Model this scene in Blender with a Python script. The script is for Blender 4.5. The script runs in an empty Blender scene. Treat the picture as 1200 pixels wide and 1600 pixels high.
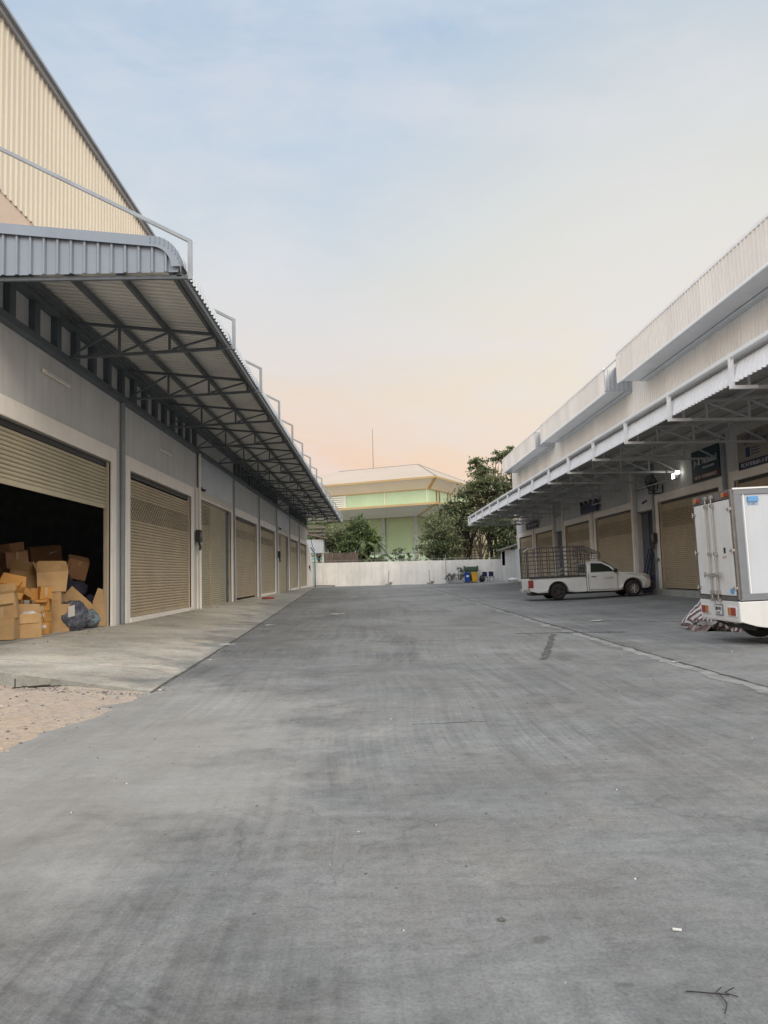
import bpy, math, random
from mathutils import Vector, Matrix, noise
random.seed(7)
R = math.radians
scene = bpy.context.scene
col = scene.collection

# ------------------------------------------------------------------ helpers
class MB:
    """collects verts/faces, becomes ONE mesh object"""
    def __init__(s): s.v = []; s.f = []; s.m = []
    def quad(s, pts, m=0):
        n = len(s.v); s.v += [tuple(p) for p in pts]; s.f.append(tuple(range(n, n + len(pts)))); s.m.append(m); return s
    def box(s, x0, x1, y0, y1, z0, z1, m=0):
        n = len(s.v)
        s.v += [(x0,y0,z0),(x1,y0,z0),(x1,y1,z0),(x0,y1,z0),(x0,y0,z1),(x1,y0,z1),(x1,y1,z1),(x0,y1,z1)]
        for q in ((3,2,1,0),(4,5,6,7),(0,1,5,4),(1,2,6,5),(2,3,7,6),(3,0,4,7)):
            s.f.append(tuple(n+i for i in q)); s.m.append(m)
        return s
    def bar(s, a, b, w, h=None, m=0, up=(0,0,1)):
        a = Vector(a); b = Vector(b); h = h or w; d = (b-a).normalized(); u = Vector(up)
        if abs(d.dot(u)) > .97: u = Vector((1,0,0)) if abs(d.x) < .9 else Vector((0,1,0))
        r = d.cross(u).normalized(); u = r.cross(d).normalized(); n = len(s.v)
        for p in (a, b):
            for i, j in ((-1,-1),(1,-1),(1,1),(-1,1)): s.v.append(tuple(p + r*i*w/2 + u*j*h/2))
        for q in ((3,2,1,0),(4,5,6,7),(0,1,5,4),(1,2,6,5),(2,3,7,6),(3,0,4,7)):
            s.f.append(tuple(n+i for i in q)); s.m.append(m)
        return s
    def tube(s, pts, r, seg=8, m=0, cap=True):
        pts = [Vector(p) for p in pts]; rs = r if isinstance(r, (list, tuple)) else [r]*len(pts)
        n0 = len(s.v); u = None
        for i, p in enumerate(pts):
            d = (pts[min(i+1, len(pts)-1)] - pts[max(i-1, 0)]).normalized()
            if u is None: u = d.orthogonal().normalized()
            else:
                u = (u - d*u.dot(d)); u = u.normalized() if u.length > 1e-6 else d.orthogonal().normalized()
            w = d.cross(u)
            for k in range(seg):
                a = 2*math.pi*k/seg; s.v.append(tuple(p + (u*math.cos(a) + w*math.sin(a))*rs[i]))
        for i in range(len(pts)-1):
            for k in range(seg):
                k2 = (k+1) % seg
                s.f.append((n0+i*seg+k, n0+i*seg+k2, n0+(i+1)*seg+k2, n0+(i+1)*seg+k)); s.m.append(m)
        if cap:
            s.f.append(tuple(n0+k for k in reversed(range(seg)))); s.m.append(m)
            s.f.append(tuple(n0+(len(pts)-1)*seg+k for k in range(seg))); s.m.append(m)
        return s
    def lathe(s, prof, c, axis='z', seg=20, m=0):
        """prof: list of (r, h) along axis"""
        n0 = len(s.v)
        for r, h in prof:
            for k in range(seg):
                a = 2*math.pi*k/seg; p, q = r*math.cos(a), r*math.sin(a)
                if axis == 'z': v = (c[0]+p, c[1]+q, c[2]+h)
                elif axis == 'y': v = (c[0]+p, c[1]+h, c[2]+q)
                else: v = (c[0]+h, c[1]+p, c[2]+q)
                s.v.append(v)
        for i in range(len(prof)-1):
            for k in range(seg):
                k2 = (k+1) % seg
                s.f.append((n0+i*seg+k, n0+i*seg+k2, n0+(i+1)*seg+k2, n0+(i+1)*seg+k)); s.m.append(m)
        return s
    def prism(s, poly, y0, y1, m=0, plane='xz'):
        """poly: 2D outline extruded along the third axis"""
        n = len(poly); n0 = len(s.v)
        for y in (y0, y1):
            for a, b in poly:
                s.v.append({'xz': (a, y, b), 'xy': (a, b, y), 'yz': (y, a, b)}[plane])
        s.f.append(tuple(n0+i for i in range(n))); s.m.append(m)
        s.f.append(tuple(n0+n+i for i in reversed(range(n)))); s.m.append(m)
        for i in range(n):
            j = (i+1) % n; s.f.append((n0+j, n0+i, n0+n+i, n0+n+j)); s.m.append(m)
        return s
    def grid(s, fn, us, vs, m=0):
        n0 = len(s.v); nv = len(vs)
        for u in us:
            for v in vs: s.v.append(tuple(fn(u, v)))
        for i in range(len(us)-1):
            for j in range(nv-1):
                s.f.append((n0+i*nv+j, n0+(i+1)*nv+j, n0+(i+1)*nv+j+1, n0+i*nv+j+1)); s.m.append(m)
        return s
    def xf(s, M, start=0):
        s.v[start:] = [tuple(M @ Vector(p)) for p in s.v[start:]]; return s
    def build(s, name, mats, parent=None, smooth=None, bevel=0, loc=None):
        """verts are in WORLD coordinates unless parent given with local coords (all parents here have identity or set before)"""
        me = bpy.data.meshes.new(name); me.from_pydata(s.v, [], s.f); me.update()
        if not isinstance(mats, (list, tuple)): mats = [mats]
        for m in mats: me.materials.append(m)
        if len(mats) > 1:
            for p, i in zip(me.polygons, s.m): p.material_index = i
        if smooth:
            for p in me.polygons: p.use_smooth = True
            me.set_sharp_from_angle(angle=R(smooth))
        o = bpy.data.objects.new(name, me); col.objects.link(o)
        if parent: o.parent = parent
        if loc: o.location = loc
        if bevel:
            b = o.modifiers.new('bevel', 'BEVEL'); b.width = bevel; b.segments = 2; b.limit_method = 'ANGLE'; b.angle_limit = R(35)
        return o

def tag(o, label=None, cat=None, group=None, kind=None):
    if label: o['label'] = label
    if cat: o['category'] = cat
    if group: o['group'] = group
    if kind: o['kind'] = kind
    return o
def thing(name, label, cat, loc=(0,0,0), rz=0, group=None):
    o = bpy.data.objects.new(name, None); col.objects.link(o); o.location = loc; o.rotation_euler = (0,0,rz); o.empty_display_size = .3
    return tag(o, label, cat, group)
def dup(root, loc, rz=None, label=None):
    r = root.copy(); col.objects.link(r); r.location = loc
    if rz is not None: r.rotation_euler = (0,0,rz)
    if label: r['label'] = label
    for ch in list(root.children):
        c = ch.copy(); col.objects.link(c); c.parent = r
        for g in list(ch.children):
            d = g.copy(); col.objects.link(d); d.parent = c
    return r
def text(name, s, size, M, m, parent=None, depth=.002, sx=1, bold=0):
    cu = bpy.data.curves.new(name, 'FONT'); cu.body = s; cu.size = size; cu.align_x = 'CENTER'; cu.align_y = 'CENTER'; cu.extrude = depth; cu.offset = bold; cu.resolution_u = 2
    t = bpy.data.objects.new(name, cu); col.objects.link(t)
    bpy.context.view_layer.update()
    me = bpy.data.meshes.new_from_object(t.evaluated_get(bpy.context.evaluated_depsgraph_get()))
    bpy.data.objects.remove(t); me.name = name
    me.transform(Matrix.Scale(sx, 4, (1,0,0))); me.transform(M); me.materials.clear(); me.materials.append(m)
    o = bpy.data.objects.new(name, me); col.objects.link(o)
    if parent: o.parent = parent
    return o
def marks(name, width, h, M, m, parent=None, seed=1, n=None):
    """a line of lettering too small to read in the photograph: glyph-like strokes"""
    rg = random.Random(seed); mb = MB(); x = -width/2; k = h*.13
    while x < width/2-h*.4:
        gw = h*rg.uniform(.42,.62)
        if rg.random() < .14: x += gw*.7; continue
        for (a, b, c, d) in rg.sample([(0,0,k,h),(gw-k,0,gw,h),(0,h-k,gw,h),(0,0,gw,k),(0,h*.45,gw,h*.45+k),(gw*.45,0,gw*.45+k,h)], rg.choice((2,3,3))):
            mb.box(x+a, x+c, b-h/2, d-h/2, rg.uniform(0,.0004), .003+rg.uniform(0,.001))
        x += gw+h*.18
    mb.xf(M); return mb.build(name, m, parent)
def frame(o, right, up):
    r = Vector(right).normalized(); u = Vector(up).normalized(); n = r.cross(u)
    M = Matrix((r, u, n)).transposed().to_4x4(); M.translation = Vector(o); return M

# ------------------------------------------------------------------ materials
class NT:
    def __init__(s, m): s.t = m.node_tree; s.n = s.t.nodes; s.l = s.t.links
    def add(s, ty, **k):
        n = s.n.new(ty)
        for a, b in k.items(): setattr(n, a, b)
        return n
    def link(s, a, b): s.l.new(a, b)
    def coord(s, scale=(1,1,1), rot=(0,0,0), loc=(0,0,0)):
        c = s.add('ShaderNodeNewGeometry'); mp = s.add('ShaderNodeMapping')
        mp.inputs['Scale'].default_value = scale; mp.inputs['Rotation'].default_value = rot; mp.inputs['Location'].default_value = loc
        s.link(c.outputs['Position'], mp.inputs['Vector']); return mp.outputs[0]
    def ocoord(s, scale=(1,1,1)):
        c = s.add('ShaderNodeTexCoord'); mp = s.add('ShaderNodeMapping'); mp.inputs['Scale'].default_value = scale
        s.link(c.outputs['Object'], mp.inputs['Vector']); return mp.outputs[0]
    def noise(s, vec, scale, detail=4, rough=.55, dist=0):
        n = s.add('ShaderNodeTexNoise'); n.inputs['Scale'].default_value = scale; n.inputs['Detail'].default_value = detail
        n.inputs['Roughness'].default_value = rough; n.inputs['Distortion'].default_value = dist
        s.link(vec, n.inputs['Vector']); return n.outputs['Fac']
    def ramp(s, fac, pts):
        r = s.add('ShaderNodeValToRGB'); e = r.color_ramp.elements
        while len(e) < len(pts): e.new(.5)
        for i, (p, c) in enumerate(pts):
            e[i].position = p; e[i].color = (c, c, c, 1) if isinstance(c, (int, float)) else (*c, 1)
        s.link(fac, r.inputs[0]); return r.outputs[0]
    def mix(s, fac, a, b, mode='MIX'):
        m = s.add('ShaderNodeMix', data_type='RGBA', blend_type=mode)
        for i, x in ((0, fac), (6, a), (7, b)):
            if isinstance(x, (int, float)): m.inputs[i].default_value = x if i == 0 else (x, x, x, 1)
            elif isinstance(x, tuple): m.inputs[i].default_value = (*x, 1)
            else: s.link(x, m.inputs[i])
        return m.outputs[2]
    def math(s, op, a, b=0, clamp=False):
        m = s.add('ShaderNodeMath', operation=op, use_clamp=clamp)
        for i, x in enumerate((a, b)):
            if isinstance(x, (int, float)): m.inputs[i].default_value = x
            else: s.link(x, m.inputs[i])
        return m.outputs[0]
def newmat(name):
    m = bpy.data.materials.new(name); m.use_nodes = True; t = NT(m); return m, t, t.n['Principled BSDF']
def setbump(t, b, h, strength=.3, dist=.01):
    bp = t.add('ShaderNodeBump'); bp.inputs['Strength'].default_value = strength; bp.inputs['Distance'].default_value = dist
    t.link(h, bp.inputs['Height']); t.link(bp.outputs[0], b.inputs['Normal'])
def mat(name, c, rough=.6, metal=0, var=.15, scale=2., fine=25., dirt=0., dirtc=(.12,.1,.08), bump=.1, streak=0, spec=None, sheet=0):
    """paint / plastic / steel with uneven tone, optional grime and rain streaks"""
    m, t, b = newmat(name)
    v = t.coord(); n1 = t.noise(v, scale, 6, .6); n2 = t.noise(v, fine, 3)
    k = t.ramp(n1, [(.3, 1-var), (.7, 1+var*.5)])
    k2 = t.ramp(n2, [(.3, 1-var*.4), (.7, 1.0)])
    cc = t.mix(1., t.mix(1., tuple(c), k, 'MULTIPLY'), k2, 'MULTIPLY')
    if dirt:
        n3 = t.noise(t.coord((1.3,1.3,.5), loc=(3,5,1)), .9, 8, .65)
        cc = t.mix(t.math('MULTIPLY', t.ramp(n3, [(.5, 0), (.75, 1)]), dirt), cc, tuple(dirtc))
    if streak:
        n4 = t.noise(t.coord((3.5,3.5,.12)), 1.6, 7, .7)
        cc = t.mix(t.math('MULTIPLY', t.ramp(n4, [(.48, 0), (.72, 1)]), streak), cc, tuple(x*.45 for x in c))
    if sheet:   # separate sheets about a metre wide differ a little, with a thin lap line
        sp = t.add('ShaderNodeSeparateXYZ'); t.link(t.coord(), sp.inputs[0]); q = t.math('ADD', sp.outputs[1], .13)
        wn = t.add('ShaderNodeTexWhiteNoise', noise_dimensions='1D'); t.link(t.math('FLOOR', q), wn.inputs['W'])
        cc = t.mix(1., cc, t.ramp(wn.outputs['Value'], [(.0, 1-sheet), (1., 1.)]), 'MULTIPLY')
        cc = t.mix(t.math('MULTIPLY', t.ramp(t.math('FRACT', q), [(.0, 1), (.025, 0)]), .35), cc, tuple(x*.4 for x in c))
    t.link(cc, b.inputs['Base Color']); b.inputs['Roughness'].default_value = rough; b.inputs['Metallic'].default_value = metal
    if spec is not None: b.inputs['Specular IOR Level'].default_value = spec
    if bump: setbump(t, b, n2, bump, .004)
    return m

def concrete(name, base, warm=None, tracks=True, contrast=1., joints=None):
    m, t, b = newmat(name)
    g = t.coord()
    big = t.noise(g, .2, 6, .62, .5)
    mid = t.noise(t.coord(loc=(9,2,0)), .9, 12, .70, .3)
    blot = t.noise(t.coord(loc=(1,6,0)), 3.2, 12, .80, .2)
    fine2 = t.noise(g, 11, 10, .82)
    fine = t.noise(g, 60, 8, .85)
    c = t.mix(t.ramp(big, [(.40, 0), (.60, 1)]), tuple(x*(1-.17*contrast) for x in base), tuple(x*(1+.15*contrast) for x in base))
    c = t.mix(1., c, t.ramp(mid, [(.34, 1-.22*contrast), (.47, .96), (.52, 1.02), (.68, 1.+.18*contrast)]), 'MULTIPLY')
    c = t.mix(1., c, t.ramp(blot, [(.36, .80), (.46, .98), (.56, 1.02), (.66, 1.12)]), 'MULTIPLY')
    c = t.mix(1., c, t.ramp(fine2, [(.36, .78), (.48, .98), (.64, 1.14)]), 'MULTIPLY')
    c = t.mix(1., c, t.ramp(fine, [(.38, .72), (.5, 1.), (.62, 1.18)]), 'MULTIPLY')
    # a little warmer here, a little cooler there
    c = t.mix(1., c, t.mix(t.ramp(t.noise(t.coord(loc=(4,4,0)), .7, 8, .7), [(.4, 0), (.6, 1)]), (1.015,1.0,.975), (.975,1.0,1.02)), 'MULTIPLY')
    sx = t.add('ShaderNodeSeparateXYZ'); t.link(g, sx.inputs[0])
    # aggregate specks
    va = t.add('ShaderNodeTexVoronoi'); va.inputs['Scale'].default_value = 34; t.link(g, va.inputs['Vector'])
    c = t.mix(t.math('MULTIPLY', t.ramp(va.outputs['Distance'], [(.10, 1), (.2, 0)]), .4), c, (.09,.088,.082))
    if joints:
        y0, p = joints
        fr = t.math('ABSOLUTE', t.math('SUBTRACT', t.math('FRACT', t.math('DIVIDE', t.math('SUBTRACT', t.math('ADD', sx.outputs[1], t.math('MULTIPLY', fine2, .03)), y0), p)), .5))
        c = t.mix(t.math('MULTIPLY', t.ramp(fr, [(.0, 1), (.0035, .8), (.006, 0)]), .6), c, (.10,.09,.08))
    if joints:      # grey yard dirt tracked over the outer strip of the apron
        e = t.math('SUBTRACT', t.math('SUBTRACT', -2.39, sx.outputs[0]), t.math('MULTIPLY', sx.outputs[1], .048))
        e2 = t.math('ADD', t.math('SUBTRACT', e, t.math('MULTIPLY', t.math('SUBTRACT', sx.outputs[1], 15.), .035)), t.math('MULTIPLY', t.math('SUBTRACT', mid, .5), 5.))
        c = t.mix(t.math('MULTIPLY', t.ramp(e2, [(.0, 1), (.8, 0)]), .75), c, t.mix(1., c, (.56,.62,.70), 'MULTIPLY'))
    if tracks:
        w = t.add('ShaderNodeTexNoise'); w.inputs['Scale'].default_value = .12; w.inputs['Detail'].default_value = 1; t.link(g, w.inputs['Vector'])
        wv = t.add('ShaderNodeVectorMath', operation='MULTIPLY_ADD'); t.link(w.outputs['Color'], wv.inputs[0]); wv.inputs[1].default_value = (1.6,0,0); t.link(g, wv.inputs[2])
        def tr(scale, loc=(0,0,0), rot=0, s=1.):
            mp = t.add('ShaderNodeMapping'); mp.inputs['Scale'].default_value = scale; mp.inputs['Location'].default_value = loc; mp.inputs['Rotation'].default_value = (0,0,rot)
            t.link(wv.outputs[0], mp.inputs['Vector']); return t.noise(mp.outputs[0], s, 10, .74)
        a = tr((1.5,.05,1)); bb = tr((7.5,.12,1), (4,1,0)); cx = tr((.5,3.4,1), (1,7,0)); hair = tr((26,.5,1),(1,3,0)); cy = tr((1.6,16,1),(5,3,0))
        where = t.ramp(t.noise(t.coord(loc=(3,1,0)), .3, 6, .65), [(.42, .15), (.58, 1.)])
        c = t.mix(where, c, t.mix(1., c, t.ramp(a, [(.40, .82), (.47, .94), (.53, 1.), (.62, 1.09)]), 'MULTIPLY'))
        c = t.mix(where, c, t.mix(1., c, t.ramp(bb, [(.42, .83), (.48, .96), (.56, 1.02), (.62, 1.11)]), 'MULTIPLY'))
        c = t.mix(where, c, t.mix(1., c, t.ramp(hair, [(.42, .88), (.5, 1.), (.6, 1.08)]), 'MULTIPLY'))
        c = t.mix(1., c, t.ramp(cx, [(.40, .95), (.5, 1.), (.6, 1.06)]), 'MULTIPLY')
        c = t.mix(1., c, t.ramp(cy, [(.40, .96), (.5, 1.), (.62, 1.06)]), 'MULTIPLY')
        # turning arcs left by lorries: bands of equal distance from a few turning centres
        for (cx_, cy_, rr, k, off, dark) in ((-13.,15.5,13.6,3.2,0.,.74),(-13.,15.5,11.9,3.6,5.,.78),(16.,2.,12.5,3.0,11.,.80),(9.5,27.,9.6,3.5,17.,.84),(-5.5,-3.,7.2,5.,23.,.76),(3.,31.,12.,3.,31.,.80)):
            vs_ = t.add('ShaderNodeVectorMath', operation='SUBTRACT'); t.link(g, vs_.inputs[0]); vs_.inputs[1].default_value = (cx_, cy_, 0)
            ln = t.add('ShaderNodeVectorMath', operation='LENGTH'); t.link(vs_.outputs[0], ln.inputs[0])
            d1 = t.math('SUBTRACT', ln.outputs['Value'], rr)
            band = t.ramp(t.math('ABSOLUTE', d1), [(.16, 1), (.34, 0)])
            cb = t.add('ShaderNodeCombineXYZ'); t.link(t.math('MULTIPLY', d1, k*4), cb.inputs[0]); t.link(t.math('MULTIPLY', sx.outputs[1], .25), cb.inputs[1]); cb.inputs[2].default_value = off
            st_ = t.ramp(t.noise(cb.outputs[0], 1., 6, .7), [(.38, 0), (.55, 1)])
            fade = t.ramp(t.noise(t.coord(loc=(off,1,0)), .22, 3, .5), [(.40, 0), (.55, 1)])
            c = t.mix(t.math('MULTIPLY', t.math('MULTIPLY', band, st_), fade), c, t.mix(1., c, dark, 'MULTIPLY'))
        # scoured pale patches with drag marks across
        sc = t.noise(t.coord((.35,1.6,1), loc=(2,0,0)), 1.1, 12, .80)
        c = t.mix(t.math('MULTIPLY', t.ramp(sc, [(.55, 0), (.68, 1)]), .2), c, (.38,.38,.37))
        wn = t.add('ShaderNodeTexNoise'); wn.inputs['Scale'].default_value = 5; wn.inputs['Detail'].default_value = 6; t.link(g, wn.inputs['Vector'])
        vm = t.add('ShaderNodeVectorMath', operation='MULTIPLY_ADD'); t.link(wn.outputs['Color'], vm.inputs[0]); vm.inputs[1].default_value = (.2,.2,.2); t.link(g, vm.inputs[2])
        for (sc_, r0, r1, op, lo) in ((.95,.06,.13,.42,(.08,.078,.073)),(4.2,.09,.14,.5,(.075,.075,.07)),(15,.06,.10,.5,(.075,.07,.065))):
            vo = t.add('ShaderNodeTexVoronoi'); vo.inputs['Scale'].default_value = sc_; t.link(vm.outputs[0], vo.inputs['Vector'])
            sel = t.ramp(t.noise(t.coord(loc=(sc_,2,0)), 1.1, 4), [(.50, 0), (.56, 1)])
            c = t.mix(t.math('MULTIPLY', t.math('MULTIPLY', t.ramp(vo.outputs['Distance'], [(r0, 1), (r1, 0)]), sel), op), c, lo)
        # hairline cracks
        wn2 = t.add('ShaderNodeTexNoise'); wn2.inputs['Scale'].default_value = 1.6; wn2.inputs['Detail'].default_value = 10; t.link(g, wn2.inputs['Vector'])
        vm2 = t.add('ShaderNodeVectorMath', operation='MULTIPLY_ADD'); t.link(wn2.outputs['Color'], vm2.inputs[0]); vm2.inputs[1].default_value = (1.1,1.1,0); t.link(g, vm2.inputs[2])
        for (sc_, wd_, lx) in ((.33,.006,7),(.75,.007,2)):
            v4 = t.add('ShaderNodeTexVoronoi', feature='DISTANCE_TO_EDGE'); v4.inputs['Scale'].default_value = sc_; t.link(vm2.outputs[0], v4.inputs['Vector'])
            csel = t.ramp(t.noise(t.coord(loc=(lx,7,0)), .5, 2), [(.5, 0), (.58, 1)])
            c = t.mix(t.math('MULTIPLY', t.math('MULTIPLY', t.ramp(v4.outputs['Distance'], [(.0, 1), (wd_, 0)]), csel), .38), c, (.06,.06,.06))
        # sandy spill marks
        sp = t.noise(t.coord(loc=(2,9,0)), 1.4, 8, .7); c = t.mix(t.math('MULTIPLY', t.ramp(sp, [(.69, 0), (.74, 1)]), .5), c, (.42,.33,.22))
        # pale dust carried out of the unpaved corner at the left
        dd = t.math('ADD', t.math('MULTIPLY', sx.outputs[0], -.28), t.math('MULTIPLY', mid, 1.3))
        yy = t.math('SUBTRACT', 1.25, t.math('MULTIPLY', t.math('ABSOLUTE', t.math('SUBTRACT', sx.outputs[1], 6.5)), .16), True)
        c = t.mix(t.math('MULTIPLY', t.ramp(t.math('MULTIPLY', dd, yy), [(.7, 0), (1., 1)]), .34), c, (.46,.44,.405))
    t.link(c, b.inputs['Base Color'])
    t.link(t.ramp(mid, [(.3, .6), (.7, .9)]), b.inputs['Roughness'])
    b.inputs['Specular IOR Level'].default_value = .35
    h = t.math('ADD', t.math('MULTIPLY', fine, .5), fine2)
    setbump(t, b, h, .5, .008)
    return m

M = {}
M['yard'] = concrete('yard_concrete', (.215,.216,.212))
M['apron'] = concrete('apron_concrete', (.47,.43,.37), tracks=False, contrast=1.1, joints=(11.9+1.925,3.85))
M['kerb'] = concrete('kerb_concrete', (.30,.30,.27), tracks=False, contrast=1.2)
M['patch'] = mat('broken_concrete', (.125,.122,.115), .9, var=.7, scale=6, fine=30, bump=.8)
M['palejoint'] = mat('pale_joint', (.30,.298,.288), .9, var=.4, scale=2, fine=20, bump=.5)
def dirtmat():
    m, t, b = newmat('bare_earth'); g = t.coord()
    n = t.noise(g, .55, 7, .7, .5); f = t.noise(t.coord((1,2.2,1)), 9, 9, .8); p = t.noise(g, 45, 4, .8)
    c = t.ramp(n, [(.3, (.50,.45,.40)), (.46, (.60,.50,.41)), (.6, (.61,.48,.36)), (.75, (.70,.66,.61))])
    c = t.mix(1., c, t.ramp(f, [(.3, .5), (.5, .98), (.7, 1.3)]), 'MULTIPLY'); c = t.mix(1., c, t.ramp(p, [(.3, .7), (.65, 1.1)]), 'MULTIPLY')
    t.link(c, b.inputs['Base Color']); b.inputs['Roughness'].default_value = .95; setbump(t, b, t.math('ADD', f, p), 1., .02); return m
M['dirt'] = dirtmat()
M['wallpaint'] = mat('grey_white_render', (.60,.60,.59), .85, var=.10, scale=.7, fine=8, dirt=.28, dirtc=(.36,.34,.31), streak=.3)
M['frame'] = mat('cream_frame', (.88,.83,.76), .8, var=.08, scale=1, dirt=.22, dirtc=(.45,.40,.34), streak=.15)
M['upper'] = mat('cream_sheet', (.76,.68,.55), .45, .0, var=.06, scale=.5, streak=.05)
M['uppersmooth'] = mat('taupe_panel', (.76,.60,.48), .8, var=.06, scale=.5)
M['rupper'] = mat('offwhite_sheet', (.86,.83,.775), .42, .0, var=.05, scale=.5, streak=.06, sheet=.12)
M['white'] = mat('white_steel', (.88,.89,.90), .4, 0, var=.06, scale=1, streak=.1)
M['galv'] = mat('galvanised_sheet', (.50,.53,.57), .38, .55, var=.10, scale=1., streak=.12)
M['endsheet'] = mat('blue_grey_sheet', (.25,.29,.34), .4, .3, var=.08, scale=1., streak=.12)
M['soffit'] = mat('roof_sheet_underside', (.78,.77,.73), .5, .1, var=.10, scale=.6)
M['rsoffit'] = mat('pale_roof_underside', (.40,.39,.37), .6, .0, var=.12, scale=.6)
M['steel'] = mat('blue_grey_steel', (.115,.135,.155), .5, .2, var=.2, scale=2)
M['pipe'] = mat('grey_pipe', (.26,.29,.32), .5, .1, var=.15, scale=2)
M['rsteel'] = mat('pale_grey_steel', (.52,.53,.53), .5, .1, var=.12, scale=2)
M['tube'] = mat('galvanised_tube', (.33,.36,.39), .45, .3, var=.15, scale=2)
M['trim'] = mat('grey_trim', (.30,.29,.29), .5, .2, var=.1)
M['shutter'] = mat('beige_shutter', (.52,.42,.285), .5, .15, var=.14, scale=.7, fine=14, dirt=.3, dirtc=(.30,.24,.17), bump=.05)
M['shutter2'] = mat('olive_beige_shutter', (.50,.44,.31), .5, .15, var=.14, scale=.7, fine=14, dirt=.25, dirtc=(.30,.26,.18), bump=.05)
M['dark'] = mat('dark_gap', (.012,.012,.013), .9, var=.2)
M['black'] = mat('black_plastic', (.02,.02,.022), .5, var=.2)
M['inside'] = mat('dim_interior', (.10,.11,.12), .9, var=.3)
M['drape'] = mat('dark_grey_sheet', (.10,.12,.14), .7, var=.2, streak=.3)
M['farwall'] = mat('whitewashed_wall', (.86,.83,.79), .9, var=.14, scale=.5, fine=5, dirt=.5, dirtc=(.5,.47,.42), streak=.35, bump=.3)
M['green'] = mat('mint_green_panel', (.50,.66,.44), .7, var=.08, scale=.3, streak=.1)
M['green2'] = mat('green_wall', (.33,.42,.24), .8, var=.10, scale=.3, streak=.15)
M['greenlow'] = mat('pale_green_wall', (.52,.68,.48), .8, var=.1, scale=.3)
M['yellow'] = mat('yellow_trim', (.60,.43,.21), .6, var=.1, scale=.4)
M['groof'] = mat('cream_roof_sheet', (.56,.47,.38), .6, .0, var=.06, scale=.15)
M['greyfascia'] = mat('pale_grey_sheet', (.80,.77,.70), .6, .0, var=.06, scale=.3)
M['concpost'] = mat('grey_column', (.36,.37,.36), .85, var=.12)
M['creamhouse'] = mat('cream_house_render', (.72,.66,.45), .85, var=.1, scale=.5, streak=.1)
M['glass'] = mat('dark_window_glass', (.03,.035,.03), .12, 0, var=.1, bump=0)
M['wood'] = mat('old_boards', (.16,.12,.10), .9, var=.35, scale=1.5, streak=.4)
M['roofdark'] = mat('grey_corrugated_roof', (.20,.17,.16), .8, var=.2)
M['rust'] = mat('rusty_roof', (.36,.24,.20), .9, var=.3, scale=1)
M['bluepipe'] = mat('blue_pipe', (.10,.24,.34), .45, 0, var=.1)
M['bark'] = mat('tree_bark', (.075,.058,.042), .95, var=.4, scale=4, bump=.6)
def leaf(name, c):
    m, t, b = newmat(name); n = t.noise(t.coord(), 1.3, 3)
    cc = t.mix(1., tuple(c), t.ramp(n, [(.3, .65), (.7, 1.35)]), 'MULTIPLY'); t.link(cc, b.inputs['Base Color']); b.inputs['Roughness'].default_value = .6
    tr = t.add('ShaderNodeBsdfTranslucent'); t.link(cc, tr.inputs[0]); mx = t.add('ShaderNodeMixShader'); mx.inputs[0].default_value = .35
    t.link(b.outputs[0], mx.inputs[1]); t.link(tr.outputs[0], mx.inputs[2]); t.link(mx.outputs[0], t.n['Material Output'].inputs[0]); return m
M['leafA'] = leaf('leaf_mid', (.18,.215,.10)); M['leafB'] = leaf('leaf_olive', (.28,.285,.16)); M['leafC'] = leaf('leaf_deep', (.09,.12,.06)); M['leafD'] = leaf('leaf_fresh', (.17,.25,.07))
def card(name, c):
    m, t, b = newmat(name); g = t.coord(); n = t.noise(g, 2.5, 6, .6); f = t.noise(g, 60, 3)
    cc = t.mix(1., tuple(c), t.ramp(n, [(.3, .8), (.7, 1.12)]), 'MULTIPLY'); cc = t.mix(1., cc, t.ramp(f, [(.3, .92), (.7, 1.04)]), 'MULTIPLY')
    t.link(cc, b.inputs['Base Color']); b.inputs['Roughness'].default_value = .8; setbump(t, b, n, .3, .02); return m
M['card'] = card('brown_cardboard', (.47,.30,.145)); M['card2'] = card('orange_cardboard', (.52,.26,.07)); M['card3'] = card('dark_cardboard', (.38,.21,.11)); M['tape'] = mat('packing_tape', (.50,.36,.20), .25, var=.1)
M['cloth'] = mat('white_cloth', (.7,.68,.66), .9, var=.15, scale=8)
M['dkcloth'] = mat('dark_cloth', (.03,.03,.05), .9, var=.3, scale=8)
M['carwhite'] = mat('white_car_paint', (.72,.73,.71), .22, 0, var=.06, scale=1.2, dirt=.25, dirtc=(.42,.39,.34), bump=.0, spec=.6)
M['panelwhite'] = mat('white_panel', (.57,.61,.66), .38, 0, var=.05, scale=1.5, dirt=.2, dirtc=(.5,.48,.44), streak=.12, bump=.02)
M['truckwhite'] = mat('warm_white_paint', (.70,.71,.70), .4, 0, var=.06, scale=2, dirt=.3, dirtc=(.45,.42,.36), streak=.15, bump=.02)
M['alu'] = mat('grey_aluminium', (.21,.225,.25), .5, .15, var=.12, scale=3)
M['chrome'] = mat('worn_steel_rod', (.45,.44,.42), .35, .6, var=.15, scale=5)
M['doorframe'] = mat('weathered_door_frame', (.17,.16,.15), .5, .3, var=.3, scale=6)
M['red'] = mat('red_lens', (.30,.035,.025), .25, var=.15, bump=0); M['amber'] = mat('amber_lens', (.45,.20,.06), .25, var=.15, bump=0)
M['tyre'] = mat('tyre_rubber', (.022,.022,.022), .85, var=.3, scale=5, dirt=.3, dirtc=(.08,.075,.07)); M['rim'] = mat('silver_rim', (.5,.5,.5), .35, .6, var=.15)
M['rimdark'] = mat('rusty_steel_rim', (.11,.08,.06), .7, .3, var=.4, scale=6)
M['cage'] = mat('dull_steel_cage', (.105,.10,.10), .5, .3, var=.3, scale=5)
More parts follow.
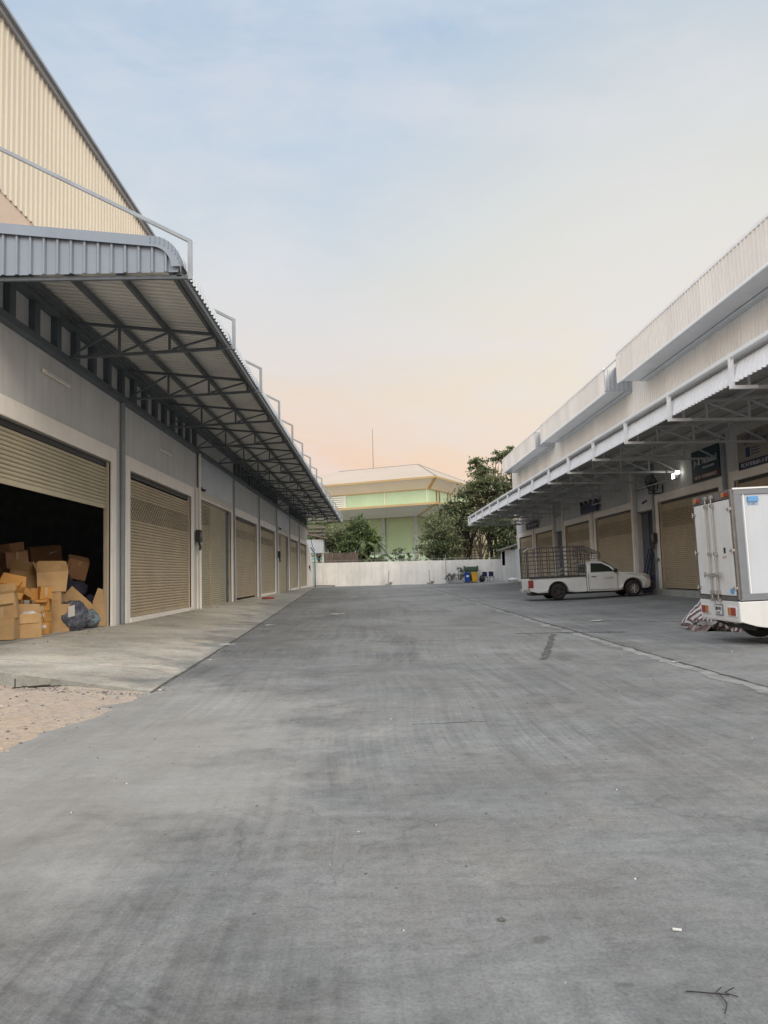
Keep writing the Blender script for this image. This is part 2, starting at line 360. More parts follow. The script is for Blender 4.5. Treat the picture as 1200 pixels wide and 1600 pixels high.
M['blue'] = mat('blue_plastic', (.01,.07,.36), .5, var=.15); M['yel'] = mat('yellow_plastic', (.80,.42,.02), .5, var=.12); M['dgreen'] = mat('green_plastic', (.05,.10,.06), .55, var=.15)
M['navy'] = mat('navy_plastic', (.012,.015,.075), .55, var=.2); M['teal'] = mat('dark_teal_banner', (.012,.045,.06), .6, var=.2)
M['brownstrip'] = mat('brown_strip', (.12,.035,.03), .6, var=.2); M['banner'] = mat('beige_banner', (.30,.27,.23), .7, var=.1, scale=2)
M['ink'] = mat('white_lettering', (.80,.82,.82), .6, var=.1); M['inkblue'] = mat('blue_lettering', (.02,.03,.14), .6, var=.1)
M['skyblue'] = mat('blue_sticker', (.12,.36,.70), .5, var=.1); M['pinkink'] = mat('pink_lettering', (.6,.3,.3), .6)
M['stone'] = mat('pebble', (.17,.16,.145), .9, var=.5, scale=20); M['twig'] = mat('dry_twig', (.035,.03,.026), .9, var=.4)
M['brick'] = mat('broken_brick', (.30,.17,.11), .9, var=.3, scale=6); M['paper'] = mat('white_litter', (.62,.62,.60), .8, var=.1); M['redcloth'] = mat('red_rag', (.30,.03,.03), .9)
m, t, b = newmat('lamp_glow'); b.inputs['Emission Color'].default_value = (1,.98,.85,1); b.inputs['Emission Strength'].default_value = 6; M['glow'] = m
m, t, b = newmat('dark_plastic_film'); b.inputs['Roughness'].default_value = .22; g = t.coord(); n = t.noise(g, 6, 5, .7, 1.); t.link(t.ramp(n, [(.38, (.045,.05,.08)), (.55, (.11,.12,.16)), (.72, (.32,.34,.39))]), b.inputs['Base Color']); setbump(t, b, t.noise(g, 9, 6, .7, 2.), 1., .05); M['bag'] = m
m, t, b = newmat('clear_bag_with_blue_things'); b.inputs['Roughness'].default_value = .2; n = t.noise(t.coord(), 5, 3, .6, .5); t.link(t.ramp(n, [(.35, (.05,.06,.08)), (.5, (.20,.30,.36)), (.62, (.12,.08,.08)), (.75, (.45,.5,.52))]), b.inputs['Base Color']); setbump(t, b, t.noise(t.coord(), 10, 6, .7, 2.), 1., .05); M['bag2'] = m
def stripes(name='maroon_white_stripes', dr='Y', sc=3.1, ws=(.58,.56,.56), ds=(.14,.075,.075)):
    m, t, b = newmat(name); tc = t.add('ShaderNodeTexCoord'); w = t.add('ShaderNodeTexWave', wave_type='BANDS', bands_direction=dr, wave_profile='SIN'); w.inputs['Scale'].default_value = sc; w.inputs['Distortion'].default_value = 2.2; w.inputs['Detail'].default_value = 3
    t.link(tc.outputs['Object'], w.inputs['Vector']); n = t.noise(t.coord(), 12, 5)
    c = t.ramp(w.outputs['Fac'], [(.42, ws), (.55, ds)]); c = t.mix(1., c, t.ramp(n, [(.3, .75), (.7, 1.05)]), 'MULTIPLY')
    t.link(c, b.inputs['Base Color']); b.inputs['Roughness'].default_value = .7; return m
M['stripes'] = stripes(); M['stripes2'] = stripes('brown_grey_stripes', 'X', 2.3, (.42,.40,.39), (.09,.05,.05)); M['stripes3'] = stripes('faded_stripes', 'Y', 1.7, (.30,.28,.27), (.16,.10,.09))

# ------------------------------------------------------------------ ground levels
def clamp(x, a=0., b=1.): return max(a, min(b, x))
def G(x, y):
    r = clamp((x-8.)/5.); r = r*r*(3-2*r)
    return .31*clamp((y-20)/57.) + .13*r*clamp((y-18)/8.)
us = [-700,-300,-120,-60,-30,-20] + [-14+1.*i for i in range(32)] + [22,30,60,120,300,700]
vs = [-700,-200,-60,-20,-8] + [-4+2.*i for i in range(48)] + [100,130,200,400,1200]
g_ = MB().grid(lambda u, v: (u, v, G(u, v)), us, vs).build('ground', M['yard'], smooth=60); tag(g_, kind='structure')

# raised apron along the left-hand doors
def edgeX(y): return -2.86-.048*(y-9.84)
def apz(y): return .016 + G(-3., y)
def wallz(y): return .33 + .09*clamp((y-12)/60)
ys = [9.84+.5*i for i in range(20)] + [19.84+2*i for i in range(28)] + [76.5, 79.0]
def apron(u, v):   # u across 0..1 from edge to wall, v along
    y0 = v; x = edgeX(y0)+(-9.0-edgeX(y0))*u
    y = y0 + (.34*(edgeX(y0)-x))*clamp(1-(v-9.84)/9.)      # the near end runs back at a slant
    k = clamp((edgeX(y0)-x)/(edgeX(y0)+6.4)); e = apz(y0)
    return (x + (.03*noise.noise((0, v*1.3, 5)) if u == 0 else 0), y, e+(wallz(y)-e)*k)
ap = MB().grid(apron, [0,.08,.2,.35,.5,.62,1.], ys)
nap = len(ys)
# side face and end face
for i in range(len(ys)-1):
    a = apron(0, ys[i]); b2 = apron(0, ys[i+1]); ap.quad([a, b2, (b2[0], b2[1], -.1), (a[0], a[1], -.1)], 0)
us_ = [0,.08,.2,.35,.5,.62,1.]
for i in range(len(us_)-1):
    a = apron(us_[i], ys[0]); b2 = apron(us_[i+1], ys[0]); ap.quad([a, b2, (b2[0], b2[1], -.1), (a[0], a[1], -.1)], 1)
tag(ap.build('concrete_apron', [M['apron'], M['kerb']]), kind='structure')

# bare earth corner in front of the apron
def dirt(u, v):
    e = -2.72 -.05*abs(v-9.6) + .28*noise.noise((3.1, v*.9, 0)) + .1*noise.noise((1, v*4, 0))
    k = clamp((e-u)/.9); n = noise.noise((u*1.3, v*1.3, 2))*.5+noise.noise((u*4, v*4, 7))*.25+noise.noise((u*11, v*11, 1))*.13
    return (u, v, -.012 + .05*k + .05*k*n + (.006*n))
MB().grid(dirt, [-16+.5*i for i in range(16)]+[-8+.07*i for i in range(80)], [-1+.5*i for i in range(9)]+[3.6+.09*i for i in range(96)]).build('bare_earth', M['dirt'], smooth=80)
tag(bpy.data.objects['bare_earth'], kind='structure')
# gravel, one scatter
gv = MB()
for i in range(900):
    x = -2.6-abs(random.gauss(0, 1.6)); y = random.uniform(4.5, 10.3)
    if random.random() < .35: y = 9.84+.34*(-2.86-x)-.12-abs(random.gauss(0, .15))
    if y > 9.75+.34*(-2.86-x): continue
    s = random.choice([.005,.007,.010,.014,.022])*random.uniform(.7,1.3); z = dirt(x, y)[2]
    n0 = len(gv.v); m_ = random.choice([0,0,1,2])
    for d in ((1,0,0),(0,1,0),(-1,0,0),(0,-1,0),(0,0,.7),(0,0,-.5)):
        gv.v.append((x+d[0]*s*random.uniform(.7,1.5), y+d[1]*s*random.uniform(.7,1.3), z+d[2]*s))
    for a, b2 in ((0,1),(1,2),(2,3),(3,0)): gv.f.append((n0+a, n0+b2, n0+4)); gv.m.append(m_); gv.f.append((n0+b2, n0+a, n0+5)); gv.m.append(m_)
strip('apron_joint', [(-2.84,9.8),(-3.83,30.),(-4.8,50),(-6.1,77)], .035, M['patch'], .6, n=200, dz=.022, seed=31) if False else None
tag(gv.build('gravel', [M['stone'], M['palejoint'], M['dirt']]), kind='stuff')

# yard markings of wear: broken groove, long repaired joint, drain line across
def strip(name, pts, w, m, jitter=.4, dz=.004, seed=1, n=60, label=None):
    mb = MB(); L = []
    for i in range(n+1):
        t_ = i/n*(len(pts)-1); k = min(int(t_), len(pts)-2); f = t_-k
        p = Vector(pts[k]).lerp(Vector(pts[k+1]), f); d = (Vector(pts[k+1])-Vector(pts[k])).normalized(); q = Vector((-d.y, d.x))
        wl = w/2*(1+jitter*2*noise.noise((i*.5, seed, 0))); wr = w/2*(1+jitter*2*noise.noise((i*.5, seed+9, 0))); c = p+q*w*jitter*noise.noise((i*.15, seed+4, 0))
        L.append((c+q*wl, c-q*wr))
    for i in range(n):
        a, b2 = L[i]; c, d = L[i+1]; mb.quad([(v.x, v.y, G(v.x, v.y)+dz) for v in (a, b2, d, c)])
    return tag(mb.build(name, m), kind='structure')
strip('broken_groove', [(2.62,12.2),(3.0,13.6),(3.85,16.9)], .11, M['patch'], .4, n=120)
strip('repaired_joint', [(4.3,4.0),(4.32,12),(4.35,17.2)], .2, M['palejoint'], .45, seed=3, n=160)
strip('repaired_joint', [(4.35,17.2),(4.3,30),(4.2,48),(3.9,70)], .22, M['palejoint'], .8, seed=5, n=160)
strip('dark_joint_line', [(4.45,4.0),(4.45,12),(4.5,17.2)], .035, M['patch'], .9, seed=6, n=200, dz=.008)
strip('dark_joint_line', [(4.5,17.2),(4.45,30),(4.35,48),(4.1,70)], .05, M['patch'], .9, seed=7, n=200, dz=.008)
strip('drain_line', [(3.1,17.3),(4.2,17.3),(5.5,17.0)], .12, M['patch'], .9, seed=8, n=60)
strip('drain_line', [(5.2,21.6),(7.2,20.0),(9.5,18.4)], .09, M['patch'], .9, seed=9, n=80)
strip('pale_scrape', [(.0,16.3),(2.0,16.2)], .06, M['palejoint'], .9, seed=11, n=60)
strip('pale_scrape', [(.3,7.3),(1.0,7.35)], .03, M['palejoint'], .9, seed=12, n=40)
strip('apron_joint', [(edgeX(y_)+.02,y_) for y_ in (9.8,30.,50.,77.)], .035, M['patch'], .8, n=240, dz=.006, seed=31)
kb = MB(); 
for a, b2 in ((15.,21.),(21.,27.8),(27.8,35.3),(38.2,45.4),(45.4,52.6),(55.5,62.4),(62.4,70.)):
    kb.box(12.45, 13.1, a+.02, b2-.02, -.1, .40+.001*a)
tag(kb.build('door_kerb', M['kerb'], bevel=.03), kind='structure')

# ------------------------------------------------------------------ sheet metal, shutters, trusses
def corr(path, y0, y1, pitch=.2, top=.05, ht=.028, slope=.02, mi=0):
    """ribbed sheet: path = [(x,z),...] in section, ribs repeat along Y and stand out along the section's normal"""
    P = [Vector(p) for p in path]; N = []
    for i in range(len(P)):
        d = (P[min(i+1, len(P)-1)]-P[max(i-1, 0)]).normalized(); N.append(Vector((d.y, -d.x)))
    cols = []; y = y0
    while y < y1-pitch*.5:
        cols += [(y, 0), (y+pitch-top-2*slope, 0), (y+pitch-top-slope, ht), (y+pitch-slope, ht)]; y += pitch
    cols.append((min(y, y1), 0))
    mb = MB(); nv = len(P)
    for yy, h in cols:
        for p, n in zip(P, N): q = p+n*h; mb.v.append((q.x, yy, q.y))
    for i in range(len(cols)-1):
        for j in range(nv-1): mb.f.append((i*nv+j, (i+1)*nv+j, (i+1)*nv+j+1, i*nv+j+1)); mb.m.append(mi)
    return mb
def corr_x(x0, x1, ztop, zbot, y, pitch=.2, top=.05, ht=.028, slope=.02):
    """vertical ribbed sheet facing -Y; ztop can be a function of x"""
    mb = MB(); cols = []; x = x0
    while x < x1-.01:
        cols += [(x, 0), (x+pitch-top-2*slope, 0), (x+pitch-top-slope, ht), (x+pitch-slope, ht)]; x += pitch
    cols = [c for c in cols if c[0] <= x1]+[(x1, 0)]
    for xx, h in cols:
        zt = ztop(xx) if callable(ztop) else ztop; mb.v += [(xx, y-h, zbot), (xx, y-h, zt)]
    for i in range(len(cols)-1): mb.f.append((2*i, 2*i+2, 2*i+3, 2*i+1)); mb.m.append(0)
    return mb
def shutter(X, sgn, y0, y1, z0, z1, parent, m, perf=None, label=None):
    """sgn: +1 outer face looks to +X"""
    mb = MB(); p = .084; z = z0+.1; prof = [(0, z0), (.02, z0), (.02, z0+.1)]
    while z < z1-.02:
        prof.append((-.012, z-.002)); prof.append((-.012, z+.006))
        for k in range(4):
            a = k/3; prof.append((.004+.026*math.sin(math.pi*(.12+.80*a))**.7, z+.008+p*.82*a))
        z += p
    def bulge(y, zz): return .006*noise.noise((y*.8, zz*1.5, X))
    yy = [y0+(y1-y0)*i/10 for i in range(11)]
    mb.grid(lambda a, b: (X+sgn*(prof[b][0]+bulge(yy[a], prof[b][1])), yy[a], prof[b][1]), range(11), range(len(prof)))
    if perf:
        k = 0; z = z0+.1
        while z < z1-.1:
            if perf[0] < z < perf[1]:
                y = y0+.12+(k % 2)*.11
                while y < y1-.15:
                    mb.box(min(X+sgn*.012, X+sgn*.033), max(X+sgn*.012, X+sgn*.033), y, y+.10, z+.024, z+.056, 1); y += .22
            z += p; k += 1
    o = mb.build('roller_shutter', [m, M['dark']], parent)
    if label: o['label'] = label
    return o

def wall_openings(X0, X1, ya, yb, z0, z1, ops):
    mb = MB(); y = ya
    for (a, b2, zt) in ops:
        if a-y > .01: mb.box(X0, X1, y, a, z0, z1)
        mb.box(X0, X1, a, b2, zt, z1); y = b2
    mb.box(X0, X1, y, yb, z0, z1); return mb

# ------------------------------------------------------------------ LEFT WAREHOUSE
LW = thing('warehouse', 'long warehouse on the left with beige shutters, dark steel canopy and tall cream ribbed wall', 'warehouse', (0,0,0))
YA, YB = 11.9, 73.5
ops = [(12.7,18.85,4.34),(20.25,27.1,4.32),(28.3,34.65,4.38),(35.6,42.2,4.32),(43.4,49.8,4.34),(51.4,57.6,4.38),(58.9,64.6,4.34),(66.4,72.6,4.34)]
wall_openings(-6.62, -6.45, YA, YB, .05, 7.0, ops).build('wall', M['wallpaint'], LW)
MB().box(-27,-6.63, YA, YA+.15, .05, 11.3).build('side_wall', M['uppersmooth'], LW)
MB().box(-27,-6.63, YB-.15, YB, .05, 11.3).build('side_wall', M['uppersmooth'], LW)
MB().box(-27.2,-27, YA, YB, .05, 11.3).build('back_wall', M['uppersmooth'], LW)
MB().box(-27,-6.63, YA+.15, YB-.15, .25, .335).build('interior_floor', M['kerb'], LW)
MB().box(-26.9,-6.63, 35.0, 35.2, .335, 11.3).build('partition', M['inside'], LW)
MB().prism([(-27.4,11.6),(-17,12.9),(-6.3,11.62),(-6.3,11.68),(-17,12.98),(-27.4,11.68)], YA-.3, YB+.3).build('roof', M['galv'], LW)
MB().box(-6.66,-6.448, YA, YB, 7.0, 11.58).build('upper_wall', M['uppersmooth'], LW)
corr([(-6.44,8.32),(-6.44,11.5)], YA, YB, .205, .035, .028, .024).build('upper_cladding', M['upper'], LW)
MB().box(-6.52,-6.36, YA-.05, YB, 11.5, 11.66).build('roof_flashing', M['trim'], LW)
for i, (a, b2, zt) in enumerate(ops):
    f = MB(); jw = .33
    lo = a-jw if i not in () else a
    f.box(-6.50, -6.40, a-jw, a, .2, zt+.36).box(-6.50, -6.40, b2, b2+.3, .2, zt+.36).box(-6.50, -6.40, a, b2, zt, zt+.36)
    f.box(-6.62, -6.50, a-.04, a+.002, .2, zt)
    if i in (1, 4, 6, 7): f.box(-6.60, -6.37, a-.02, b2+.02, .2, wallz(a)+.09)
    f.build('door_frame', M['frame'], LW, bevel=.012)
    for q in (a, b2-.07): MB().box(-6.58, -6.51, q, q+.07, .3, zt).build('guide_rail', M['shutter'], LW)
    zb = wallz(a)+.10
    if i == 0: shutter(-6.56, 1, a+.07, b2-.07, 3.18, zt-.12, LW, M['shutter2'], label='half raised beige roller shutter')
    elif i in (2, 5):
        mid = a+(b2-a)*.37; e = b2-.85
        shutter(-6.55, 1, a+.07, mid-.03, zb-.1, zt, LW, M['shutter2'], (3.45,4.2)); shutter(-6.55, 1, mid+.03, e, zb-.1, zt, LW, M['shutter2'])
        MB().box(-6.58,-6.50, mid-.03, mid+.03, zb-.1, zt).build('centre_post', M['shutter'], LW)
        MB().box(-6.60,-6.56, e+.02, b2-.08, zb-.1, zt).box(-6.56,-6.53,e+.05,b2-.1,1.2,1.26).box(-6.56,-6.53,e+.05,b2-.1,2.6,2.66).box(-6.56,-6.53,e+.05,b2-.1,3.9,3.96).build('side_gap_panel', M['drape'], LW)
    else:
        shutter(-6.56, 1, a+.07, b2-.07, zb, zt-.16, LW, M['shutter'], (3.05,3.62) if i == 1 else (3.3,3.75))
    MB().box(-6.60,-6.53, a+.02, b2-.02, zt-.13, zt+.02).build('shutter_housing', M['black'], LW)
# metal infill panel above third opening
corr([(-6.42,4.45),(-6.42,6.0)], 28.1, 34.9, .2, .05, .02).build('metal_infill', M['galv'], LW)
corr([(-6.42,4.45),(-6.42,6.0)], 51.0, 57.9, .2, .05, .02).build('metal_infill', M['galv'], LW)
MB().box(-6.45,-6.28, YA, YB, 5.98, 6.12).build('lower_beam', M['steel'], LW)
MB().box(-6.45,-6.26, YA, YB, 6.78, 6.92).build('upper_beam', M['steel'], LW)
y = 12.4
while y < 73:
    if not (28 < y < 35) and not (51 < y < 58): MB().box(-6.46,-6.32, y-.11, y+.11, 6.12, 6.78).build('stud', M['steel'], LW)
    y += 1.005
for y0, y1, zb in ((19.5,19.66,.33),(35.1,35.2,.35),(42.75,42.85,.36),(50.5,50.62,.38),(58.2,58.3,.39),(65.5,65.6,.4)):
    MB().box(-6.40, -6.345, y0, y1, zb, 5.98).build('downpipe', M['pipe'], LW, bevel=.01)
MB().tube([(-6.33,28.02,.35),(-6.33,28.02,6.0)], .045).build('conduit', M['frame'], LW, smooth=60)
MB().tube([(-6.36,28.2,3.2),(-6.37,28.24,4.3),(-6.36,28.2,5.98)], .03).build('cable', M['black'], LW)
# canopy
def roofz(x): return 7.17+(x+6.4)*(-.11)
cp = [(-6.42, roofz(-6.4)), (-3.4, roofz(-3.4))]
for k in range(1, 6):
    a = R(90-16*k); cp.append((-3.4+.42*math.cos(a), roofz(-3.4)-.42+.42*math.sin(a)))
cp.append((-2.96, 6.36))
corr(list(reversed(cp)), 12.0, 72.4, .205, .06, .032, .02).build('canopy_roof', M['galv'], LW, smooth=25)
# lining sheet below: same sheet seen from underneath, with its own ribs
MB().grid(lambda a, b: ((-6.4, -3.4)[a], 12.0+(b//4)*.205+(0,.10,.115,.19)[b%4], (7.13, 6.80)[a] + (0,0,.10,.10)[b%4]), [0, 1], range(0, 1176)).build('canopy_soffit', M['soffit'], LW)
def ft(x): return 7.10-.11*(x+6.4) if x < -3.45 else 7.08-.11*2.95-(1-math.sqrt(max(0, 1-((x+3.45)/.47)**2)))*.4
corr_x(-6.4, -3.02, ft, 6.30, 11.95, .215, .03, .04, .022).build('canopy_end_sheet', M['endsheet'], LW)
fl = MB(); pts = [(-6.4, 7.2)]+[(-3.45, 7.2-.11*2.95)]+[(-3.45+.49*math.sin(R(t_)), 7.2-.3245-.49+.49*math.cos(R(t_))) for t_ in range(9, 91, 9)]+[(-2.93,6.37)]
inn = [(-6.4, 7.03)]+[(-3.45, 7.03-.3245)]+[(-3.45+.33*math.sin(R(t_)), 7.03-.3245-.33+.33*math.cos(R(t_))) for t_ in range(9, 91, 9)]+[(-3.10,6.37)]
for i in range(len(pts)-1):
    fl.quad([(pts[i][0],11.88,pts[i][1]),(pts[i+1][0],11.88,pts[i+1][1]),(inn[i+1][0],11.88,inn[i+1][1]),(inn[i][0],11.88,inn[i][1])])
    fl.quad([(pts[i][0],11.88,pts[i][1]),(pts[i+1][0],11.88,pts[i+1][1]),(pts[i+1][0],12.12,pts[i+1][1]),(pts[i][0],12.12,pts[i][1])])
    if i > 0: fl.box(pts[i][0]-.004, pts[i][0]+.004, 11.865, 11.88, pts[i][1]-.12, pts[i][1])
fl.build('end_flashing', M['endsheet'], LW)
for x, zz in ((-6.22,6.99),(-5.35,6.9),(-4.35,6.79),(-3.35,6.66)):
    MB().bar((x,12.05,zz),(x,72.4,zz),.07,.12).build('purlin', M['steel'], LW)
MB().bar((-3.02,12.0,6.3),(-3.02,72.4,6.3),.08,.1).build('edge_rail', M['steel'], LW)
def truss(y, parent, k=0.):
    mb = MB(); w = .06
    mb.bar((-6.3,y,6.10+k),(-2.87,y,6.24),w,w)
    if not k: mb.bar((-6.3,y,6.86),(-3.1,y,6.52),w,w)
    xs = [-6.3,-5.25,-4.2,-3.2]
    bz = lambda x: 6.10+.14*(x+6.3)/3.43; tz = lambda x: 6.86-.34*(x+6.3)/3.2
    for i, x in enumerate(xs if not k else []):
        if i: mb.bar((x,y,bz(x)+w/2),(x,y,tz(x)-w/2),.048,.048)
        if i: mb.bar((xs[i-1]+.05,y,bz(xs[i-1])+.05),(x-.05,y,tz(x)-.05),.04,.04)
    t_ = mb.build('truss', M['steel'], parent)
    st = MB(); st.bar((-2.85,y,6.2),(-2.85,y,6.86),.065,.065); st.bar((-2.85,y,6.84),(-6.42,y,8.72),.06,.06); st.build('stay_rod', M['tube'], t_, bevel=.006)
    return t_
y = 12.03
while y < 73: truss(y, LW, .17 if y < 13 else 0.); y += 3.84
# boundary wall stub and lean-to past the far end
# ------------------------------------------------------------------ RIGHT WAREHOUSE
RW = thing('warehouse', 'white warehouse on the right with boxed parapets, white rounded canopy edge and beige shutters', 'warehouse')
rops = [(21.0,27.4,4.43),(28.6,34.9,4.36),(35.7,37.9,6.3),(38.55,44.9,4.36),(46.2,52.1,4.36),(53.1,55.2,6.3),(55.8,61.8,4.36),(63.1,68.7,4.36)]
YC, YD = 9., 70.
wall_openings(13.05, 13.25, YC, YD, .1, 6.5, rops).build('wall', M['wallpaint'], RW)
MB().box(13.26,32, YC, YC+.15, .1, 11.).build('side_wall', M['rupper'], RW); MB().box(13.26,32, YD-.15, YD, .1, 11.).build('side_wall', M['rupper'], RW)
MB().box(32,32.2, YC, YD, .1, 11.).build('back_wall', M['rupper'], RW)
MB().prism([(12.2,11.22),(22,12.4),(32.4,11.2),(32.4,11.27),(22,12.5),(12.2,11.3)], YC-.3, YD-1.).build('roof', M['galv'], RW)
MB().box(12.93,13.2, YC, YD, 6.5, 11.05).build('upper_wall', M['rupper'], RW)
corr([(12.9,11.0),(12.9,6.4)], YC, YD, .25, .05, .035, .012).build('upper_cladding', M['rupper'], RW)
MB().box(12.84,12.98, YD-.02, YD+.06, 6.3, 11.05).build('corner_trim', M['rupper'], RW)
MB().box(11.5,11.58,34.9,37.05,11.14,11.2).box(11.5,11.58,51.6,53.45,11.14,11.2).build('gap_rail', M['white'], RW)
for (a, b2, tp) in ((14.,34.95,.20),(37.0,51.6,.03),(53.4,67.3,0.)):
    bx_ = MB().box(11.56, 12.88, a, b2, 10.12, 10.16); bx_.box(11.54,11.58,a,b2,10.12,11.2+tp)
    o = bx_.build('parapet_box', M['white'], RW)
    s = corr([(11.52,11.12+tp),(11.52,10.02)], a+.03, b2-.03, .25, .05, .045, .02).build('front_sheet', M['rupper'], o)
    e = corr_x(11.56, 12.88, 11.15+tp, 10.1, a-.005, .22, .06, .035, .02).build('end_sheet', M['galv'], o)
    sf = MB(); yy = a
    while yy < b2-.05:
        sf.box(11.55, 12.5, yy+.004, min(yy+.98, b2)-.004, 10.06, 10.12); yy += .98
    sf.box(12.52,12.88,a,b2,10.03,10.09); sf.build('soffit_board', M['galv'], o)
    MB().box(11.47,11.62,a-.03,b2+.02,11.12+tp,11.22+tp).build('capping', M['white'], o)
    MB().box(11.47,11.54,a-.02,b2+.02,9.97,10.04).build('bottom_trim', M['white'], o)
MB().box(12.1,12.25,14.,YD-2.6,11.2,11.29).build('roof_edge', M['trim'], RW)
for i, (a, b2, zt) in enumerate(rops):
    if i in (2, 5):
        r_ = MB().box(14.4,14.5,a-.05,b2+.05,.2,6.3).box(13.26,14.4,a-.1,a,.2,6.3).box(13.26,14.4,b2,b2+.1,.2,6.3); r_.build('recess_wall', M['wallpaint'], RW)
        corr([(13.12,6.3),(13.12,4.15)], a+.02, b2-.02, .2, .04, .02).build('recess_panel', M['galv'], RW)
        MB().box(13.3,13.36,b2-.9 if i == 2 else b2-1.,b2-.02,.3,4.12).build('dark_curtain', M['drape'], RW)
        MB().box(13.1,13.18,a,b2,4.08,4.15).box(13.1,13.18,a,b2,5.2,5.26).build('cross_rail', M['steel'], RW)
        continue
    f = MB(); f.box(13.0,13.1,a-.32,a,.3,zt+.35).box(13.0,13.1,b2,b2+.32,.3,zt+.35).box(13.0,13.1,a,b2,zt,zt+.35); f.build('door_frame', M['frame'], RW, bevel=.012)
    for q in (a, b2-.14): MB().box(13.12,13.2,q,q+.14,.4,zt).build('guide_rail', M['shutter'], RW)
    shutter(13.17, -1, a+.13, b2-.13, .47, zt-.14, RW, M['shutter'], (3.15,3.85))
    MB().box(13.13,13.2, a+.02, b2-.02, zt-.12, zt+.01).build('shutter_housing', M['black'], RW)
for yy in (28.0,35.3,38.2,45.5,52.6,55.5,62.4):
    MB().box(12.93,13.045,yy-.08,yy+.08,.42,6.2).build('downpipe', M['pipe'] if yy in (28.0,35.3) else M['frame'], RW, bevel=.01)
# canopy
def rz_(x): return 6.2+(x-8.9)*.06
rp = [(13.05, rz_(13.05)), (8.9, rz_(8.9))]
for k in range(1, 6):
    a = R(90-17*k); rp.append((8.9-.42*math.cos(a), rz_(8.9)-.42+.42*math.sin(a)))
rp.append((8.43, 5.60))
corr(rp, 12.0, 67.6, .205, .05, .05, .02).build('canopy_roof', M['white'], RW, smooth=25)
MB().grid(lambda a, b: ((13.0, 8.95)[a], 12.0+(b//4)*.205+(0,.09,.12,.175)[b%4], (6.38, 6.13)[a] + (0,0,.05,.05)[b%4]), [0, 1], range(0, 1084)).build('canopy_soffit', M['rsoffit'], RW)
for x, zz in ((12.8,6.28),(11.6,6.2),(10.2,6.1),(8.95,6.0)):
    MB().bar((x,12.05,zz),(x,67.5,zz),.09,.14).build('purlin', M['rsteel'], RW)
MB().bar((8.36,12.0,6.23),(8.36,67.6,6.23),.09,.10).build('edge_rail', M['white'], RW, bevel=.01)
MB().box(8.47,8.9,12.0,67.6,6.235,6.26).build('edge_flashing', M['white'], RW)
def rtruss(y, parent):
    mb = MB(); w = .075
    mb.bar((8.40,y,5.50),(13.0,y,5.45),w,w); mb.bar((8.9,y,5.98),(13.0,y,6.2),w,w)
    xs = [13.0,11.8,10.6,9.4,8.75]
    bz = lambda x: 5.5-.05*(x-8.4)/4.6; tz = lambda x: 5.98+.22*(x-8.9)/4.1
    for i, x in enumerate(xs):
        if 0 < i: mb.bar((x,y,bz(x)+w/2),(x,y,tz(x)-w/2),.06,.06)
        if 0 < i < 4: mb.bar((xs[i-1]-.05,y,bz(xs[i-1])+.05),(x+.05,y,tz(x)-.05),.05,.05)
    t_ = mb.build('truss', M['rsteel'], parent)
    MB().bar((8.36,y,5.46),(8.36,y,6.29),.10,.10).bar((8.36,y,5.5),(8.95,y,5.5),.09,.085).build('edge_post', M['white'], t_, bevel=.008)
y = 13.6
while y < 67.8: rtruss(y, RW); y += 3.76
rtruss(67.5, RW)
# hanging frames below the canopy (cable trays)
for (y0, zl) in ((31.5,5.0),(39.,4.95),(47.5,4.9),(57.,4.9)):
    MB().bar((12.2,y0,5.5),(12.2,y0,zl),.04).bar((12.2,y0,zl),(12.2,y0+3.5,zl),.04).bar((12.2,y0+3.5,zl),(12.2,y0+3.5,5.5),.04).build('hanging_bracket', M['rsteel'], RW)

# ------------------------------------------------------------------ small things fixed on the walls
def fixture(y0, z, label):
    t_ = thing('tube_light', label, 'light fitting', (-6.42,y0,z), 0, 'unlit tube lights on the left wall')
    MB().box(.0,.05,0,1.3,-.03,.03).build('batten', M['frame'], t_); MB().tube([(.075,.04,0),(.075,1.26,0)], .016).build('glass_tube', M['paper'], t_); return t_
fixture(14.85, 5.56, 'unlit white tube light high on the grey wall above the half raised shutter')
fixture(23.0, 5.35, 'unlit tube light high on the grey wall above the first closed shutter on the left')
def meter(x, y, z, label, sg=1, s=1.):
    t_ = thing('switch_box', label, 'switch box', (x,y,z), 0 if sg > 0 else math.pi)
    MB().box(0,.16*s,-.17*s,.17*s,-.22*s,.22*s).build('box', M['black'], t_, bevel=.015); MB().tube([(.08,.0,-.22*s),(.12,.03,-.4*s),(.1,0,-.5*s)], .045*s).build('cable_gland', M['black'], t_)
    MB().box(.16*s,.165*s,-.12*s,.02,-.05,.12).build('lid_plate', M['alu'], t_); return t_
meter(-6.38, 27.72, 2.95, 'black switch box on the cream pier between the first two closed left shutters')
meter(-6.38, 51.0, 2.9, 'small black switch box on a pier midway along the left warehouse')
meter(12.97, 35.2, 2.75, 'black switch box on the pier right of the dark recess behind the pickup', -1)
meter(12.97, 34.99, 1.75, 'tiny brown socket box on the pier below the black switch box on the right', -1, .3)
def cctv(x, y, z, sg, label):
    t_ = thing('security_camera', label, 'security camera', (x,y,z), 0 if sg > 0 else math.pi)
    MB().lathe([(0,.0),(.07,.0),(.07,.03),(0,.03)], (0,0,0), 'x', 12).build('mount', M['black'], t_)
    MB().bar((.02,0,0),(.12,0,-.03),.03).build('arm', M['black'], t_); MB().tube([(.12,.04,-.05),(.12,-.22,-.09)], .05).build('camera_body', M['paper'] if False else M['black'], t_, smooth=40)
cctv(-6.38, 28.5, 4.75, 1, 'black security camera on the left wall above the double shutter with a dark side gap')
cctv(-6.38, 51.6, 4.7, 1, 'black security camera on the far part of the left wall')
cctv(12.95, 36.1, 4.55, -1, 'small security camera at the right wall recess left of the black fan')
